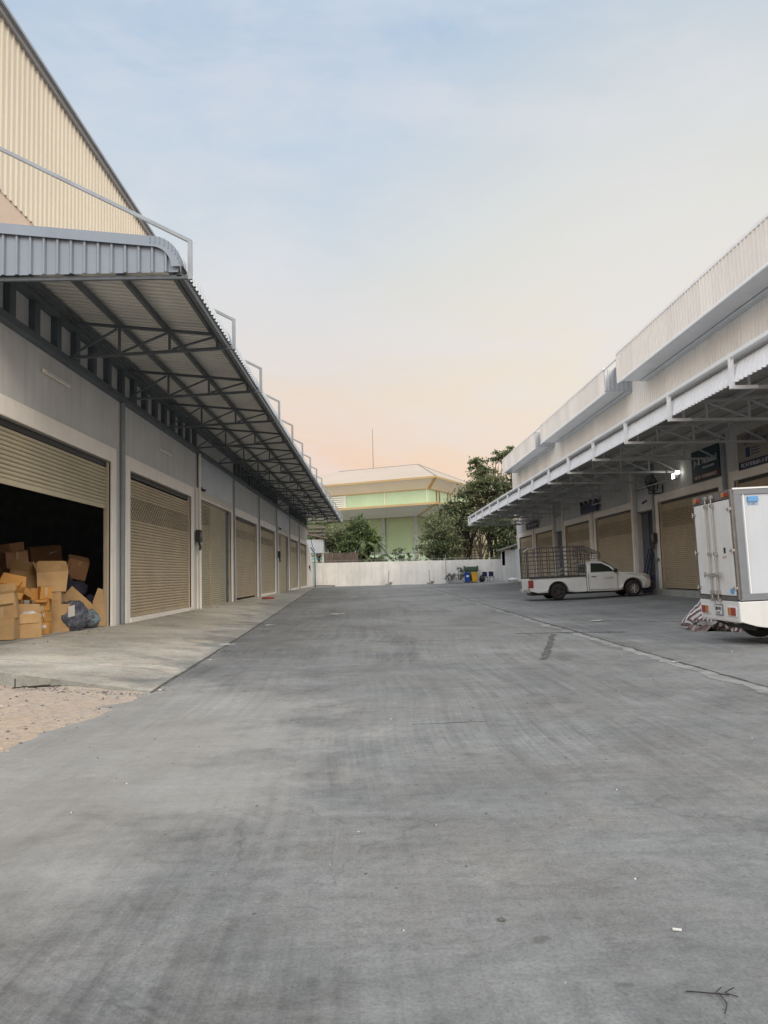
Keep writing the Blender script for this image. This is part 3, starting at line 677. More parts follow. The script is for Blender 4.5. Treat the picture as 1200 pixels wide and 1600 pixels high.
# lamp
L_ = thing('flood_light', 'lit white flood light on the right wall between the black fan and the teal sign', 'lamp', (13.03,32.35,5.25))
MB().box(-.08,0,-.05,.05,-.05,.1).build('bracket', M['rsteel'], L_); MB().box(-.24,-.08,-.22,.12,-.13,.13).build('housing', M['alu'], L_, bevel=.02)
MB().box(-.25,-.243,-.20,.10,-.11,.11).build('lens', M['glow'], L_); MB().lathe([(0,-.25),(.07,-.25),(.07,-.1),(0,-.1)], (0,-.36,.12), 'x', 12, 0).build('small_lamp', M['glow'], L_)
ld = bpy.data.lights.new('flood_light_beam', 'SPOT'); ld.energy = 35; ld.color = (1,.98,.86); ld.shadow_soft_size = .12; ld.spot_size = R(150); ld.spot_blend = .6
lo = bpy.data.objects.new('flood_light_beam', ld); col.objects.link(lo); lo.parent = L_; lo.location = (-.36,-.05,0); lo.rotation_euler = (R(0),R(60),0)
# fan
F_ = thing('wall_fan', 'large black caged wall fan bracketed left of the lit flood light', 'fan', (13.03,34.3,4.75))
MB().bar((0,0,-.02),(-.5,0,-.02),.05).bar((-.5,-.28,-.02),(-.5,.28,-.02),.05).bar((0,-.1,-.02),(0,-.1,.35),.05).bar((-.5,.28,-.02),(-.45,.28,.38),.035).bar((-.5,-.28,-.02),(-.45,-.28,.38),.035).build('bracket', M['black'], F_)
fc = Vector((-.45,0,.42)); Mf = Matrix.Translation(fc) @ Matrix.Rotation(R(-22), 4, 'Y') @ Matrix.Rotation(R(18), 4, 'Z')
cg = MB()
for rr in (.10,.17,.24,.31,.37):
    for xx in (-.11,.11):
        k_ = .11*(1-(rr/.42)**2)*(1 if xx > 0 else -1)*1.6
        cg.tube([(k_, rr*math.cos(a*math.pi/10), rr*math.sin(a*math.pi/10)) for a in range(21)], .007, 4, cap=False)
cg.tube([(0, .39*math.cos(a*math.pi/12), .39*math.sin(a*math.pi/12)) for a in range(25)], .018, 6, cap=False)
for a in range(14):
    th = a*math.pi/7
    for s_ in (-1,1): cg.bar((s_*.17,.05*math.cos(th),.05*math.sin(th)),(0,.39*math.cos(th),.39*math.sin(th)),.006)
cg.xf(Mf).build('cage', M['black'], F_)
bl = MB()
for a in range(5):
    th = a*2*math.pi/5; c_, s_ = math.cos(th), math.sin(th); P_ = lambda r, t2, x: (x, r*math.cos(th+t2), r*math.sin(th+t2))
    bl.quad([P_(.05,-.2,-.03),P_(.33,-.1,-.05),P_(.35,.45,.04),P_(.06,.5,.03)])
bl.xf(Mf).build('blades', M['alu'], F_); MB().lathe([(0,-.1),(.06,-.1),(.09,.0),(.09,.2),(0,.22)], (0,0,0), 'x', 14).xf(Mf).build('motor', M['black'], F_)
# signs on the right wall
WR = lambda y, z, x=13.03: frame((x, y, z), (0,-1,0), (0,0,1))   # lettering plane facing -X
S1 = thing('sign', 'dark teal sign with white lettering and a brown strip on the right wall', 'sign', (0,0,0))
MB().box(12.99,13.04,28.38,30.86,4.75,6.0).build('board', M['teal'], S1); MB().box(12.983,12.989,28.42,30.8,4.80,5.04).build('brown_band', M['brownstrip'], S1)
text('lettering', 'Jn & Technical', .36, WR(29.6,5.52,12.985), M['ink'], S1, bold=.004)
marks('small_lettering', 1.1, .09, WR(29.3,5.26,12.985), M['ink'], S1, 2); marks('strip_lettering', 2.0, .12, WR(29.6,4.92,12.98), M['ink'], S1, 3)
S2 = thing('sign', 'pale beige banner with blue logo and navy band on the right wall above the truck', 'sign')
MB().box(12.99,13.04,24.2,26.9,4.72,6.0).build('board', M['banner'], S2); MB().box(12.983,12.989,24.25,26.85,4.74,5.0).build('navy_band', M['navy'], S2)
marks('heading', 1.5, .19, WR(25.8,5.80,12.985), M['inkblue'], S2, 4); marks('subheading', 1.7, .11, WR(25.5,5.60,12.985), M['inkblue'], S2, 5)
marks('band_lettering', 2.3, .13, WR(25.5,4.87,12.98), M['ink'], S2, 6)
lg = MB().box(12.98,12.987,26.0,26.3,5.12,5.46)
for k in range(3): lg.box(12.98,12.987,25.35,25.9,5.17+k*.1,5.20+k*.1)
lg.build('logo', M['inkblue'], S2)
for (y0, y1, z0, z1, lb, tx) in ((43.75,47.25,4.75,5.32,'navy blue sign board with black lamps on top between two far right shutters',''),(60.3,64.4,4.8,5.36,'small navy sign board high on the far end of the right wall','')):
    S3 = thing('sign', lb, 'sign'); MB().box(12.80,12.88,y0,y1,z0,z1).build('board', M['navy'], S3); MB().box(12.88,13.0,y0+1.6,y0+1.7,z0+.1,z1-.1).build('bracket', M['black'], S3)
    marks('lettering', (y1-y0)*.8, .26, WR((y0+y1)/2, (z0+z1)/2, 12.797), M['inkblue'], S3, 7)
    if y0 < 50:
        for yy in (43.95,45.0,46.1,47.05): MB().lathe([(0,0),(.09,0),(.10,.16),(0,.2)], (12.84,yy,z1), 'z', 10).build('spot_lamp', M['black'], S3)

# ------------------------------------------------------------------ far boundary wall and things at it
FW = thing('boundary_wall', 'low whitewashed wall closing the far end of the yard', 'wall')
def topz(x): return 2.74-.0035*(x+6.3)
pan = [-7.0,-2.1,2.6,7.3,12.,14.6]
for i in range(5):
    a, b2 = pan[i], pan[i+1]; MB().prism([(a+.006,.1),(b2-.006,.1),(b2-.006,topz(b2)),(a+.006,topz(a))], 79.0+.01*(i % 2), 79.2).build('wall_panel', M['farwall'], FW)
MB().bar((-7,79.1,2.95),(14.6,79.1,2.87),.03).build('top_wire', M['trim'], FW)
for x in (-6.8,-4.5,-2.2,.1,2.4,4.7,7.2,9.4,11.7,14.): MB().bar((x,79.1,topz(x)),(x,79.1,2.98),.03).build('wire_post', M['trim'], FW)
MB().bar((7.28,78.96,.3),(7.28,78.96,3.3),.05).build('joint_post', M['concpost'], FW)
SW = thing('side_wall_stub', 'cream wall piece past the far end of the left warehouse', 'wall')
MB().prism([(73.6,.2),(79.0,.2),(79.0,3.3),(76.5,3.9),(73.6,4.6)], -6.6, -6.42, plane='yz').build('wall_panel', M['frame'], SW)
meter(-6.40, 75.2, 2.3, 'small black box on the cream wall stub beside the blue pipe', 1, .7)
P_ = thing('blue_pipe', 'thin blue pipe bent over at the left end of the far wall', 'pipe', (0,0,0))
MB().tube([(-6.1,78.7,.3),(-6.1,78.7,3.7),(-6.25,78.6,3.95),(-6.4,77.6,4.3)], .07).build('riser', M['bluepipe'], P_, smooth=60); MB().tube([(-6.1,78.6,.42),(-4.1,78.4,.38)], .05).build('floor_run', M['black'], P_)
MB().tube([(-6.4,77.4,5.3),(-6.3,78.2,4.5),(-6.1,78.7,4.0)], .03).build('hanging_cable', M['black'], P_)
def upright(x, z, lean, label):
    t_ = thing('leaning_post', label, 'post', (x,77.6,G(x,77.6)), 0, 'short posts on blocks against the far wall')
    MB().bar((0,0,.1),(lean,.5,1.45),.09).build('rod', M['concpost'], t_); MB().box(-.3,.35,-.15,.2,0,.16).build('block', M['kerb'], t_, bevel=.02); MB().box(.1,.42,-.2,.1,.165,.3).build('brick', M['brick'], t_)
upright(1.3, 0, .12, 'short grey post on a block with bricks at the far wall, left one of two')
upright(5.5, 0, .0, 'short grey post on a block at the far wall, right one nearer the bins')
def bin_(x, y, m, lb, nm='wheelie_bin', w=.56, h=1.05):
    t_ = thing(nm, lb, 'bin', (x,y,G(x,y)))
    b_ = MB(); n = 0
    lo_ = [(-w*.40,-.25),(w*.40,-.25),(w*.40,.25),(-w*.40,.25)]; hi = [(-w*.5,-.33),(w*.5,-.33),(w*.5,.33),(-w*.5,.33)]
    b_.v = [(a, c, .08) for a, c in lo_]+[(a, c, h*.9) for a, c in hi]; b_.f = [(3,2,1,0),(4,5,6,7),(0,1,5,4),(1,2,6,5),(2,3,7,6),(3,0,4,7)]; b_.m = [0]*6
    b_.build('body', m, t_, bevel=.03)
    MB().prism([(-w*.53,h*.9),(w*.53,h*.9),(w*.5,h*.95),(w*.3,h),(-w*.3,h),(-w*.5,h*.95)], -.37,.35).build('lid', m, t_, bevel=.02)
    for s in (-1,1): MB().lathe([(0,-.03),(.1,-.03),(.1,.03),(0,.03)], (s*w*.36,.28,.1), 'x', 14).build('wheel', M['black'], t_)
    MB().bar((-w*.4,.38,h*.92),(w*.4,.38,h*.92),.035).build('handle', m, t_)
    return t_
b1 = bin_(9.25, 77.3, M['blue'], 'blue wheelie bin with a white mark at the far wall'); MB().box(-.12,.12,-.318,-.30,.6,.78).build('white_mark', M['ink'], b1)
b2_ = bin_(9.95, 77.3, M['yel'], 'yellow wheelie bin between the blue bin and the black sack')
db = thing('waste_container', 'dark green lidded waste container standing behind the blue and yellow bins', 'waste container', (9.75,78.2,G(9.7,78)))
MB().prism([(-.45,.15),(.45,.15),(.62,1.25),(-.62,1.25)], -.4, .4).build('body', M['dgreen'], db, bevel=.03); MB().prism([(-.66,1.25),(.66,1.25),(.64,1.42),(.45,1.62),(-.45,1.62),(-.64,1.42)], -.45,.45).build('lid', M['dgreen'], db, bevel=.03)
MB().box(-.72,-.6,-.42,.42,1.15,1.7).box(.6,.72,-.42,.42,1.15,1.7).build('lift_arm', M['dgreen'], db, bevel=.03)
for s in (-1,1): MB().lathe([(0,-.03),(.1,-.03),(.1,.03),(0,.03)], (s*.35,-.3,.1), 'x', 12).build('wheel', M['black'], db)
def lump(name, m, c, r, seed, parent=None, amp=.25, n=14, flat=.15, tie=False):
    mb = MB(); 
    def f(u, v):
        th, ph = u*2*math.pi, (v-.5)*math.pi; d = Vector((math.cos(th)*math.cos(ph), math.sin(th)*math.cos(ph), math.sin(ph)))
        k = 1+amp*noise.noise(d*1.8+Vector((seed,0,0)))+amp*.5*noise.noise(d*5+Vector((0,seed,0))); z = d.z*r[2]*k
        return (c[0]+d.x*r[0]*k, c[1]+d.y*r[1]*k, max(c[2]+z, c[2]-r[2]*(1-flat)))
    mb.grid(f, [i/(2*n) for i in range(2*n+1)], [j/n for j in range(n+1)])
    if tie: mb.tube([(c[0],c[1],c[2]+r[2]*.95),(c[0]+.01,c[1],c[2]+r[2]*1.2)], [r[0]*.15,r[0]*.3])
    return mb.build(name, m, parent, smooth=80)
tag(lump('rubbish_sack', M['black'], (10.75,77.4,G(10.7,77)+.3), (.28,.28,.36), 2, tie=True), 'black rubbish sack sitting right of the yellow bin', 'rubbish sack')
def chair(x, y, lb, g=None):
    t_ = thing('chair', lb, 'chair', (x,y,G(x,y)), R(4))
    MB().box(-.25,.25,-.25,.22,.42,.48).build('seat', M['navy'], t_, bevel=.02); MB().prism([(-.25,.52),(.25,.52),(.24,1.0),(-.24,1.0)], .2,.25).build('backrest', M['navy'], t_, bevel=.02)
    for sx in (-1,1):
        for sy in (-1,1): MB().bar((sx*.22,sy*.2,0),(sx*.22,sy*.2,.42),.03).build('leg', M['alu'], t_)
        MB().bar((sx*.22,.22,.42),(sx*.22,.24,.9),.03).build('back_post', M['alu'], t_)
    return t_
chair(11.1, 77.6, 'navy chair at the far wall, the one next to the black sack', 'two navy chairs at the far wall'); chair(11.75, 77.6, 'navy chair at the far wall, the one farther from the black sack', 'x')

# ------------------------------------------------------------------ vegetation
def leaves(mb, c, r, n, size, mi=(0,), flat=1., droop=0):
    for _ in range(n):
        d = Vector((random.gauss(0,1), random.gauss(0,1), random.gauss(0,1))).normalized()*min(2.2, abs(random.gauss(.0,.85)))
        p = Vector(c)+Vector((d.x*r[0], d.y*r[1], d.z*r[2]))
        s = size*random.uniform(.6,1.4); a = Vector((random.gauss(0,1), random.gauss(0,1), random.gauss(0,flat)-droop)).normalized()
        b = a.cross(Vector((random.gauss(0,1), random.gauss(0,1), random.gauss(0,1)))).normalized()
        mb.quad([p-a*s, p+b*s*.42, p+a*s, p-b*s*.42], random.choice(mi))
def tree(name, lb, cat, base, h, crowns, mats, trunk_r=.16, size=.2, per=60, density=1., group=None, flat=1., lean=0, stems=1):
    """crowns: list of (dx,dy,z,rx,ry,rz,nclumps)"""
    t_ = thing(name, lb, cat, base, 0, group); tr = MB(); lf = MB()
    tops = []
    for s in range(stems):
        ox = (s-(stems-1)/2)*.5; tp = Vector((ox*2+lean, random.uniform(-.2,.2), h*.55))
        tr.tube([(ox*.6,0,-.3),(ox+.06,0,h*.18),(ox*1.3+lean*.4,.05,h*.36),tuple(tp)], [trunk_r,trunk_r*.85,trunk_r*.65,trunk_r*.4], 8); tops.append(((ox+.06,0,h*.22), tuple(tp)))
    for (dx,dy,z,rx,ry,rz,nc) in crowns:
        for k in range(nc):
            d = Vector((random.gauss(0,1), random.gauss(0,1), random.gauss(0,1))).normalized()*random.uniform(.25,1.)
            c = Vector((dx+d.x*rx, dy+d.y*ry, z+d.z*rz))
            o_ = random.choice(tops); f = random.uniform(.1,1.); st = Vector(o_[0]).lerp(Vector(o_[1]), f)
            md = st.lerp(c, .55)+Vector((random.uniform(-.2,.2), random.uniform(-.2,.2), random.uniform(-.1,.35)))
            if k % 2 == 0: tr.tube([tuple(st), tuple(md), tuple(c)], [trunk_r*.3, trunk_r*.17, .012], 5, cap=False)
            cr = random.uniform(.2,.42)*min(rx, rz*1.6)
            mi = random.choice([(0,),(0,1),(1,),(2,),(0,2)])
            leaves(lf, c, (cr*1.3, cr*1.2, cr*.7*flat), int(per*density), size, mi)
    tr.build('trunk', M['bark'], t_, smooth=60); lf.build('crown', mats, t_); return t_
random.seed(11)
TM = [M['leafA'], M['leafB'], M['leafC']]
tree('tree', 'tallest tree, feathery layered crown rising beside the right warehouse', 'tree', (13.6,86,.3), 15.2,
     [(-.8,0,11.6,2.3,2.,2.6,44),(-2.6,0,9.9,2.0,1.6,1.5,26),(1.0,0,9.3,2.6,2.,2.6,40),(-1.9,0,13.6,1.1,1.,1.1,10),(1.4,0,14.1,1.5,1.,1.1,16),(-.8,0,7.6,3.0,2,1.2,24),(2.8,0,12.4,1.3,1.,1.5,12)], TM, .26, .17, 90, flat=.7, stems=3)
tree('tree', 'broad bushy tree with hazy grey green crown in front of the green building corner', 'tree', (7.4,84,.3), 8.,
     [(-.2,0,5.6,2.2,1.8,2.3,56),(-.9,0,3.6,1.8,1.5,1.3,26),(1.2,0,4.0,1.8,1.5,1.6,30)], TM, .15, .14, 95, stems=3)
tree('tree', 'wide flat topped tree spreading between the bushy tree and the tallest tree', 'tree', (10.6,87.5,.3), 9.,
     [(-.2,0,8.1,3.0,1.8,1.5,60),(-2.0,0,7.2,1.6,1.5,1.4,24),(2.2,0,6.9,1.8,1.5,1.2,20)], TM, .2, .15, 90, flat=.7, stems=2)
tree('tree', 'dark tree with a thick trunk just left of the far right canopy end', 'tree', (11.9,84.5,.3), 7.5,
     [(.3,0,6.3,2.2,1.6,.9,26)], [M['leafC'],M['leafA'],M['leafC']], .30, .16, 80, stems=2, lean=.3)
tree('tree', 'dark dense tree under the far end of the right canopy', 'tree', (14.6,84.,.3), 7.5,
     [(0,0,5.6,2.0,1.6,1.9,44),(.3,0,3.2,2.0,1.4,1.6,34)], [M['leafC'],M['leafA'],M['leafC']], .34, .16, 95, stems=2)
def frondtree(lb, base, h, spread, n):
    t_ = thing('palm', lb, 'palm', base); tr = MB(); lf = MB()
    for s in range(9):
        a = random.uniform(0, 6.28); r = random.uniform(.1,.5); hh = h*random.uniform(.35,.75); top = Vector((math.cos(a)*r*2, math.sin(a)*r, hh))
        tr.tube([(math.cos(a)*r, math.sin(a)*r, -.2), tuple(top)], [.07,.05], 6)
        for k in range(n):
            b = random.uniform(0, 6.28); L = spread*random.uniform(.55,1.1); up = random.uniform(.1,1.2); prev = top.copy(); pts = [prev]
            for j in range(1, 8):
                f = j/7; pts.append(top+Vector((math.cos(b)*L*f, math.sin(b)*L*f*.8, L*(up*f-1.05*f*f))))
            tr.tube([tuple(p) for p in pts], [.02]*4+[.012]*4, 3, cap=False)
            for j in range(1, 8):
                d = (pts[j]-pts[j-1]).normalized(); sd = d.cross(Vector((0,0,1))).normalized()
                for q in range(3):
                    p = pts[j-1].lerp(pts[j], q/3)
                    for sg in (-1,1):
                        e = p+sd*sg*.42*(1-.4*j/7)+d*.22+Vector((0,0,-.16-random.random()*.1)); w = d*.05
                        lf.quad([p-w, p+w, e+w*.3, e-w*.3], random.choice((0,1,1,2)))
    tr.build('stem', M['bark'], t_); lf.build('crown', [M['leafC'],M['leafA'],M['leafD']], t_)
frondtree('arching green palm clump behind the left part of the far wall', (-.6,84.,.3), 6.2, 1.7, 6)
tree('tree', 'dense fresh green tree behind the palm clump at the left of the far wall', 'tree', (-1.5,85.2,.3), 8., [(0,0,6.3,1.3,1.2,1.5,50),(-.3,0,4.2,1.9,1.5,1.6,60),(.9,0,5.0,1.2,1.,1.2,24)], [M['leafC'],M['leafA'],M['leafD']], .14, .16, 80, stems=3)
tree('tree', 'dark tree behind the far end of the left canopy', 'tree', (-4.6,86.5,.3), 6.6, [(0,0,5.2,2.2,1.5,1.5,46),(1.4,0,3.6,1.3,1.2,1.2,20)], [M['leafC'],M['leafA'],M['leafB']], .16, .16, 90, stems=2)
tree('tree', 'yellow green tree peeping under the left canopy far end', 'tree', (-6.6,92,.3), 7.4, [(0,0,6.2,2.2,1.5,1.3,36)], [M['leafD'],M['leafA'],M['leafB']], .14, .17, 80)
def bush(lb, base, w, h, n=22, ms=None, cat='bush', name='bush', size=.12):
    t_ = thing(name, lb, cat, base); tr = MB(); lf = MB()
    for k in range(n):
        a = random.uniform(-1,1); e = Vector((a*w/2, random.uniform(-.4,.4), h*random.uniform(.35,1.)*(1-.4*abs(a)))); tr.tube([(a*w*.12,0,-.1),(a*w*.3,0,e.z*.5),tuple(e)], [.03,.02,.008], 4, cap=False)
        leaves(lf, e, (.22,.2,.16), 26, size, (0,1,2))
    tr.build('stem', M['bark'], t_); lf.build('foliage', ms or TM, t_)
bush('straggly bush behind the wall in front of the green building', (2.7,83,1.6), 2.6, 2.9, 34)
bush('small bush behind the wall right of the palm clump', (.55,82,1.9), 1.3, 1.5, 14)
bush('little bush behind the wall left of the bushy tree', (4.35,82.5,1.7), .9, 1.9, 10)
PT = thing('planter', 'low concrete planter trough left of the blue bin', 'planter', (8.1,77.5,G(8,77))); MB().prism([(-.75,0),(.75,0),(.85,.3),(-.85,.3)], -.25,.25).build('trough', M['concpost'], PT, bevel=.03); MB().box(-.72,.72,-.2,.2,.3,.33).build('soil', M['dirt'], PT)
GL = [mat('dusty_leaf', (.13,.13,.12), .8), mat('dusty_leaf_pale', (.2,.2,.18), .8), M['leafC']]
bush('dusty grey shrub growing tall from the planter trough', (8.45,77.6,.5), 1.1, 1.6, 14, GL, 'plant', 'potted_shrub', .08)
bush('low dusty plant at the left end of the planter trough', (7.5,77.5,.4), .9, .9, 12, GL, 'plant', 'potted_shrub', .08)
bush('weeds at the foot of the wall end beside the right warehouse', (14.2,77.6,.3), .9, .8, 9, GL, 'plant', 'weed_clump', .08)

# ------------------------------------------------------------------ buildings beyond the wall
GB = thing('green_building', 'mint green building with yellow trimmed roof edges beyond the far wall', 'building')
C0 = Vector((8.6,105)); uL = Vector((-.894,.447)); uR = Vector((.447,.894))
def cn(d, l=30, r=21):
    p = C0+(uL+uR)*d; return [p+uL*(l-2*d), p, p+uR*(r-2*d), p+uL*(l-2*d)+uR*(r-2*d)]
def ring(name, m, d0, z0, d1, z1, l=30, r=21):
    A, B = cn(d0,l,r), cn(d1,l,r); mb = MB()
    for i in range(4):
        j = (i+1) % 4; mb.quad([(A[i].x,A[i].y,z0),(A[j].x,A[j].y,z0),(B[j].x,B[j].y,z1),(B[i].x,B[i].y,z1)])
    return mb.build(name, m, GB)
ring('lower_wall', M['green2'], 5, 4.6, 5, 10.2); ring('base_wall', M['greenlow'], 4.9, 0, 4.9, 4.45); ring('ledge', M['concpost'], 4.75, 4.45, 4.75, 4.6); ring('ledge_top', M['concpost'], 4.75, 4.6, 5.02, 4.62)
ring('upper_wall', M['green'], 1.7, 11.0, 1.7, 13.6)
ring('lower_eave', M['greyfascia'], -.3, 10.92, 4.7, 9.75); ring('lower_eave_edge', M['yellow'], -.34, 10.84, -.38, 11.14); ring('lower_eave_top', M['yellow'], -.38, 11.14, 1.75, 11.3)
ring('roof_fascia', M['greyfascia'], -.02, 14.55, 1.55, 13.3); ring('fascia_edge', M['yellow'], -.1, 14.5, -.14, 14.78); ring('fascia_bottom_trim', M['yellow'], 1.5, 13.42, 1.62, 13.18)
E_ = cn(-.14); rdg = [(C0+uL*21+uR*10.5), (C0+uL*7+uR*10.5)]; rf = MB(); zr, ze = 18.2, 14.78
e3 = [(p.x,p.y,ze) for p in E_]; r3 = [(p.x,p.y,zr) for p in rdg]
rf.quad([e3[1],e3[0],r3[0],r3[1]]); rf.quad([e3[1],r3[1],e3[2]]); rf.quad([e3[2],r3[1],r3[0],e3[3]]); rf.quad([e3[3],r3[0],e3[0]]); ro = rf.build('roof', M['groof'], GB)
MB().bar(r3[0], r3[1], .14).bar(r3[1], e3[1], .12).bar(r3[1], e3[2], .12).build('ridge_cap', M['trim'], ro)
def onL(t_, z, d): p = C0+(uL+uR)*d+uL*(t_-d); return Vector((p.x, p.y, z))
for t_ in (5.2,10.4,15.,20.): MB().bar(onL(t_,0,4.85), onL(t_,9.9,4.85), .5,.3, up=(uR.x,uR.y,0)).build('column', M['concpost'], GB)
for t_ in (2.,8.6,15.2): MB().bar(onL(t_,11.2,1.66), onL(t_,13.3,1.66), .12,.1).build('panel_joint', M['greyfascia'], GB)
for p_, q_ in ((cn(-.1)[1], cn(1.55)[1]),): MB().bar((p_.x,p_.y,14.6),(q_.x,q_.y,13.3),.45,.1).build('fascia_corner_trim', M['yellow'], GB)
lv = MB()
for k in range(6): lv.bar(onL(14.9,11.5+k*.3,1.6), onL(17.5,11.5+k*.3,1.6), .08,.16)
lv.build('louvre', M['white'], GB)
def onR(t_, z, d): p = C0+(uL+uR)*d+uR*(t_-d); return Vector((p.x, p.y, z))
for t_ in (4.5,5.6,9.,10.,12.): MB().bar(onR(t_,11.3,1.62), onR(t_,13.2,1.62), .35,.12).build('panel_joint', M['rust'], GB)
MB().bar(onL(-.3,10.95,-.3) , onL(4.7,9.8,4.68), .5,.12).build('eave_corner_trim', M['yellow'], GB)
an = rdg[0].lerp(rdg[1], .45); MB().tube([(an.x,an.y,18.1),(an.x,an.y,24.6)], [.07,.04], 6).build('antenna', M['trim'], GB)
HB = thing('cream_house', 'cream yellow house with a barred window seen between the trees', 'house', (0,0,0))
MB().box(9.3,15.8,92.,98.,0,7.5).build('wall', M['creamhouse'], HB); MB().box(8.9,16.2,91.5,98.4,7.5,7.75).build('roof', M['groof'], HB)
w_ = MB().box(10.5,11.5,91.93,91.99,5.3,7.0).build('window', M['glass'], HB); wb = MB()
for k in range(6): wb.bar((10.55+k*.18,91.9,5.3),(10.55+k*.18,91.9,7.0),.03)
wb.build('window_bars', M['trim'], w_); MB().box(10.35,11.65,91.8,91.99,5.1,5.28).build('sill', M['creamhouse'], w_)
MB().box(9.2,15.8,91.2,91.98,4.6,4.8).build('balcony_slab', M['creamhouse'], HB); rl = MB()
for k in range(4): rl.bar((9.2,91.2,3.0+k*.32),(12.6,91.2,3.0+k*.32),.09)
for k in range(6): rl.bar((9.2+k*.68,91.2,2.6),(9.2+k*.68,91.2,4.1),.08)
rl.build('railing', M['wood'], HB)
SL = thing('shed', 'small white ribbed shed on posts with rusty roof at the far left', 'shed', (0,0,0))
MB().box(-7.4,-5.42,82.,84.,3.85,5.3).build('wall', M['panelwhite'], SL); corr_x(-7.4,-5.42,5.3,3.86,81.97,.28,.08,.03).build('front_sheet', M['panelwhite'], SL)
MB().prism([(-7.6,5.95),(-5.1,5.38),(-5.1,5.46),(-7.6,6.03)], 81.6, 84.3).build('roof', M['rust'], SL)
for x in (-7.3,-6.3,-5.5): MB().bar((x,82.1,0),(x,82.1,3.85),.08).build('post', M['white'], SL)
for k in range(4): MB().box(-7.3,-5.5,82.3,83.6,2.5+k*.36,2.56+k*.36).build('shelf', M['rust'] if k % 2 else M['bluepipe'], SL)
MB().box(-8.6,-5.4,85.5,86,5.9,6.1).box(-8.6,-5.4,85.5,86,6.3,6.5).box(-8.6,-5.4,85.5,86,6.7,6.95).build('stacked_slats', M['roofdark'], SL)
WF = thing('board_fence', 'weathered brown board fence behind the far wall at the left', 'fence', (0,0,0))
x = -5.3; k = 0
fb = MB()
while x < -1.9: fb.box(x, x+.28, 80.5+.02*(k % 2), 80.54+.02*(k % 2), .3, 3.75+random.uniform(-.1,.15)); x += .3; k += 1
fb.build('boards', M['wood'], WF)
for x in (-5.2,-3.6,-2.0): MB().bar((x,80.6,.3),(x,80.6,3.95),.1).build('post', M['concpost'], WF)
SR = thing('shed', 'small grey shed with sloping dark roof beside the far end of the right warehouse', 'shed', (0,0,0))
MB().box(12.95,14.6,76.,78.8,.2,3.5).build('wall', M['wallpaint'], SR); MB().prism([(12.5,3.45),(14.8,4.15),(14.8,4.25),(12.5,3.55)], 75.5, 78.9).build('roof', M['roofdark'], SR)
MB().box(12.95-.01,12.94,76.3,78.,2.,3.4).build('side_panel', M['drape'], SR); MB().box(13.9,14.6,75.9,75.98,.3,3.6).build('front_panel', M['panelwhite'], SR)

# ------------------------------------------------------------------ cardboard boxes in the open doorway
def carton(x, y, z, w, d, h, rz, m, label, flaps=(1,1,1,1), tilt=(0,0), fill=None, closed=False, name='cardboard_box', open_ang=None):
    """base centre x,y,z ; w along local x, d along local y"""
    t_ = thing(name, label, 'cardboard box', (x,y,z)); t_.rotation_euler = (tilt[0], tilt[1], rz)
    b = MB(); th = .006; X, Y = w/2, d/2
    for a in ((-X,X,-Y,-Y+th),(-X,X,Y-th,Y),(-X,-X+th,-Y+th,Y-th),(X-th,X,-Y+th,Y-th)): b.box(a[0],a[1],a[2],a[3],0,h)
    b.box(-X+th,X-th,-Y+th,Y-th,.001,.008)
    if closed: b.box(-X,X,-Y,-.002,h,h+th); b.box(-X,X,.002,Y,h,h+th)
    b.build('body', m, t_, bevel=.004)
    if closed: MB().box(-X-.002,X+.002,-.03,.03,h+th,h+th+.002).box(-.03,.03,-Y-.002,-Y-.0005,h*.25,h) .build('tape', M['tape'], t_)
    else:
        F = [((-X,-Y),(X,-Y),(0,-1)),((-X,Y),(X,Y),(0,1)),((-X,-Y),(-X,Y),(-1,0)),((X,-Y),(X,Y),(1,0))]
        for i, f in enumerate(flaps):
            if f is None or f is False: continue
            (a, b2, n) = F[i]; ang = R(f if f not in (1, True) else random.uniform(20,75)); L = min(d, w)*.48
            ox, oz = n[0]*math.sin(ang)*L, math.cos(ang)*L; oy = n[1]*math.sin(ang)*L; k = .03
            fm = MB(); p0, p1 = Vector((a[0],a[1],h)), Vector((b2[0],b2[1],h)); e = Vector((ox,oy,oz)); s = (p1-p0).normalized()*k
            fm.quad([p0,p1,p1+e-s,p0+e+s]); o2 = Vector((n[0],n[1],.2))*.006; fm.quad([p0+o2,p1+o2,p1+e-s+o2,p0+e+s+o2]); fm.quad([p0+e+s,p1+e-s,p1+e-s+o2,p0+e+s+o2]); fm.build('flap', m, t_)
        MB().box(-.035,.035,-Y-.002,-Y-.0005,0,h*.5).build('tape', M['tape'], t_)
    if closed and (int(abs(x*97)) % 2 == 0): MB().box(X*.15,X*.7,-Y-.003,-Y-.001,h*.5,h*.78).build('paper_label', M['paper'], t_)
    for o_ in t_.children:
        bv = o_.modifiers.get('bevel')
        if bv: o_.modifiers.remove(bv)
        for v_ in o_.data.vertices:
            q_ = v_.co*3.2+Vector((x*7, y*5, z*3)); v_.co += Vector((noise.noise(q_), noise.noise(q_+Vector((9,0,0))), noise.noise(q_+Vector((0,9,0)))*.7))*.055*min(1., w*1.6)
    if fill: lump('contents', fill, (0,0,h*.8), (X*.8,Y*.8,h*.28), random.random()*9, t_, .3)
    return t_
IZ = .34
c1 = carton(-6.95,15.6,IZ,.44,.38,.47,R(24),M['card'],'brown box brimming with white cloth at the front of the doorway pile',(172,12,20,165),fill=M['cloth'])
carton(-7.25,15.0,IZ,.62,.5,.40,R(12),M['card'],'brown closed box on the floor at the left edge of the pile',closed=True)
carton(-7.2,15.05,.75,.52,.42,.50,R(20),M['card'],'big brown box lying tilted on the leftmost floor box',(165,60,150,40),tilt=(R(8),R(-6)))
carton(-7.55,15.95,1.0,.50,.40,.36,R(24),M['card2'],'orange open box perched above and behind the big tilted brown box',(110,30,20,120),tilt=(R(22),R(12)))
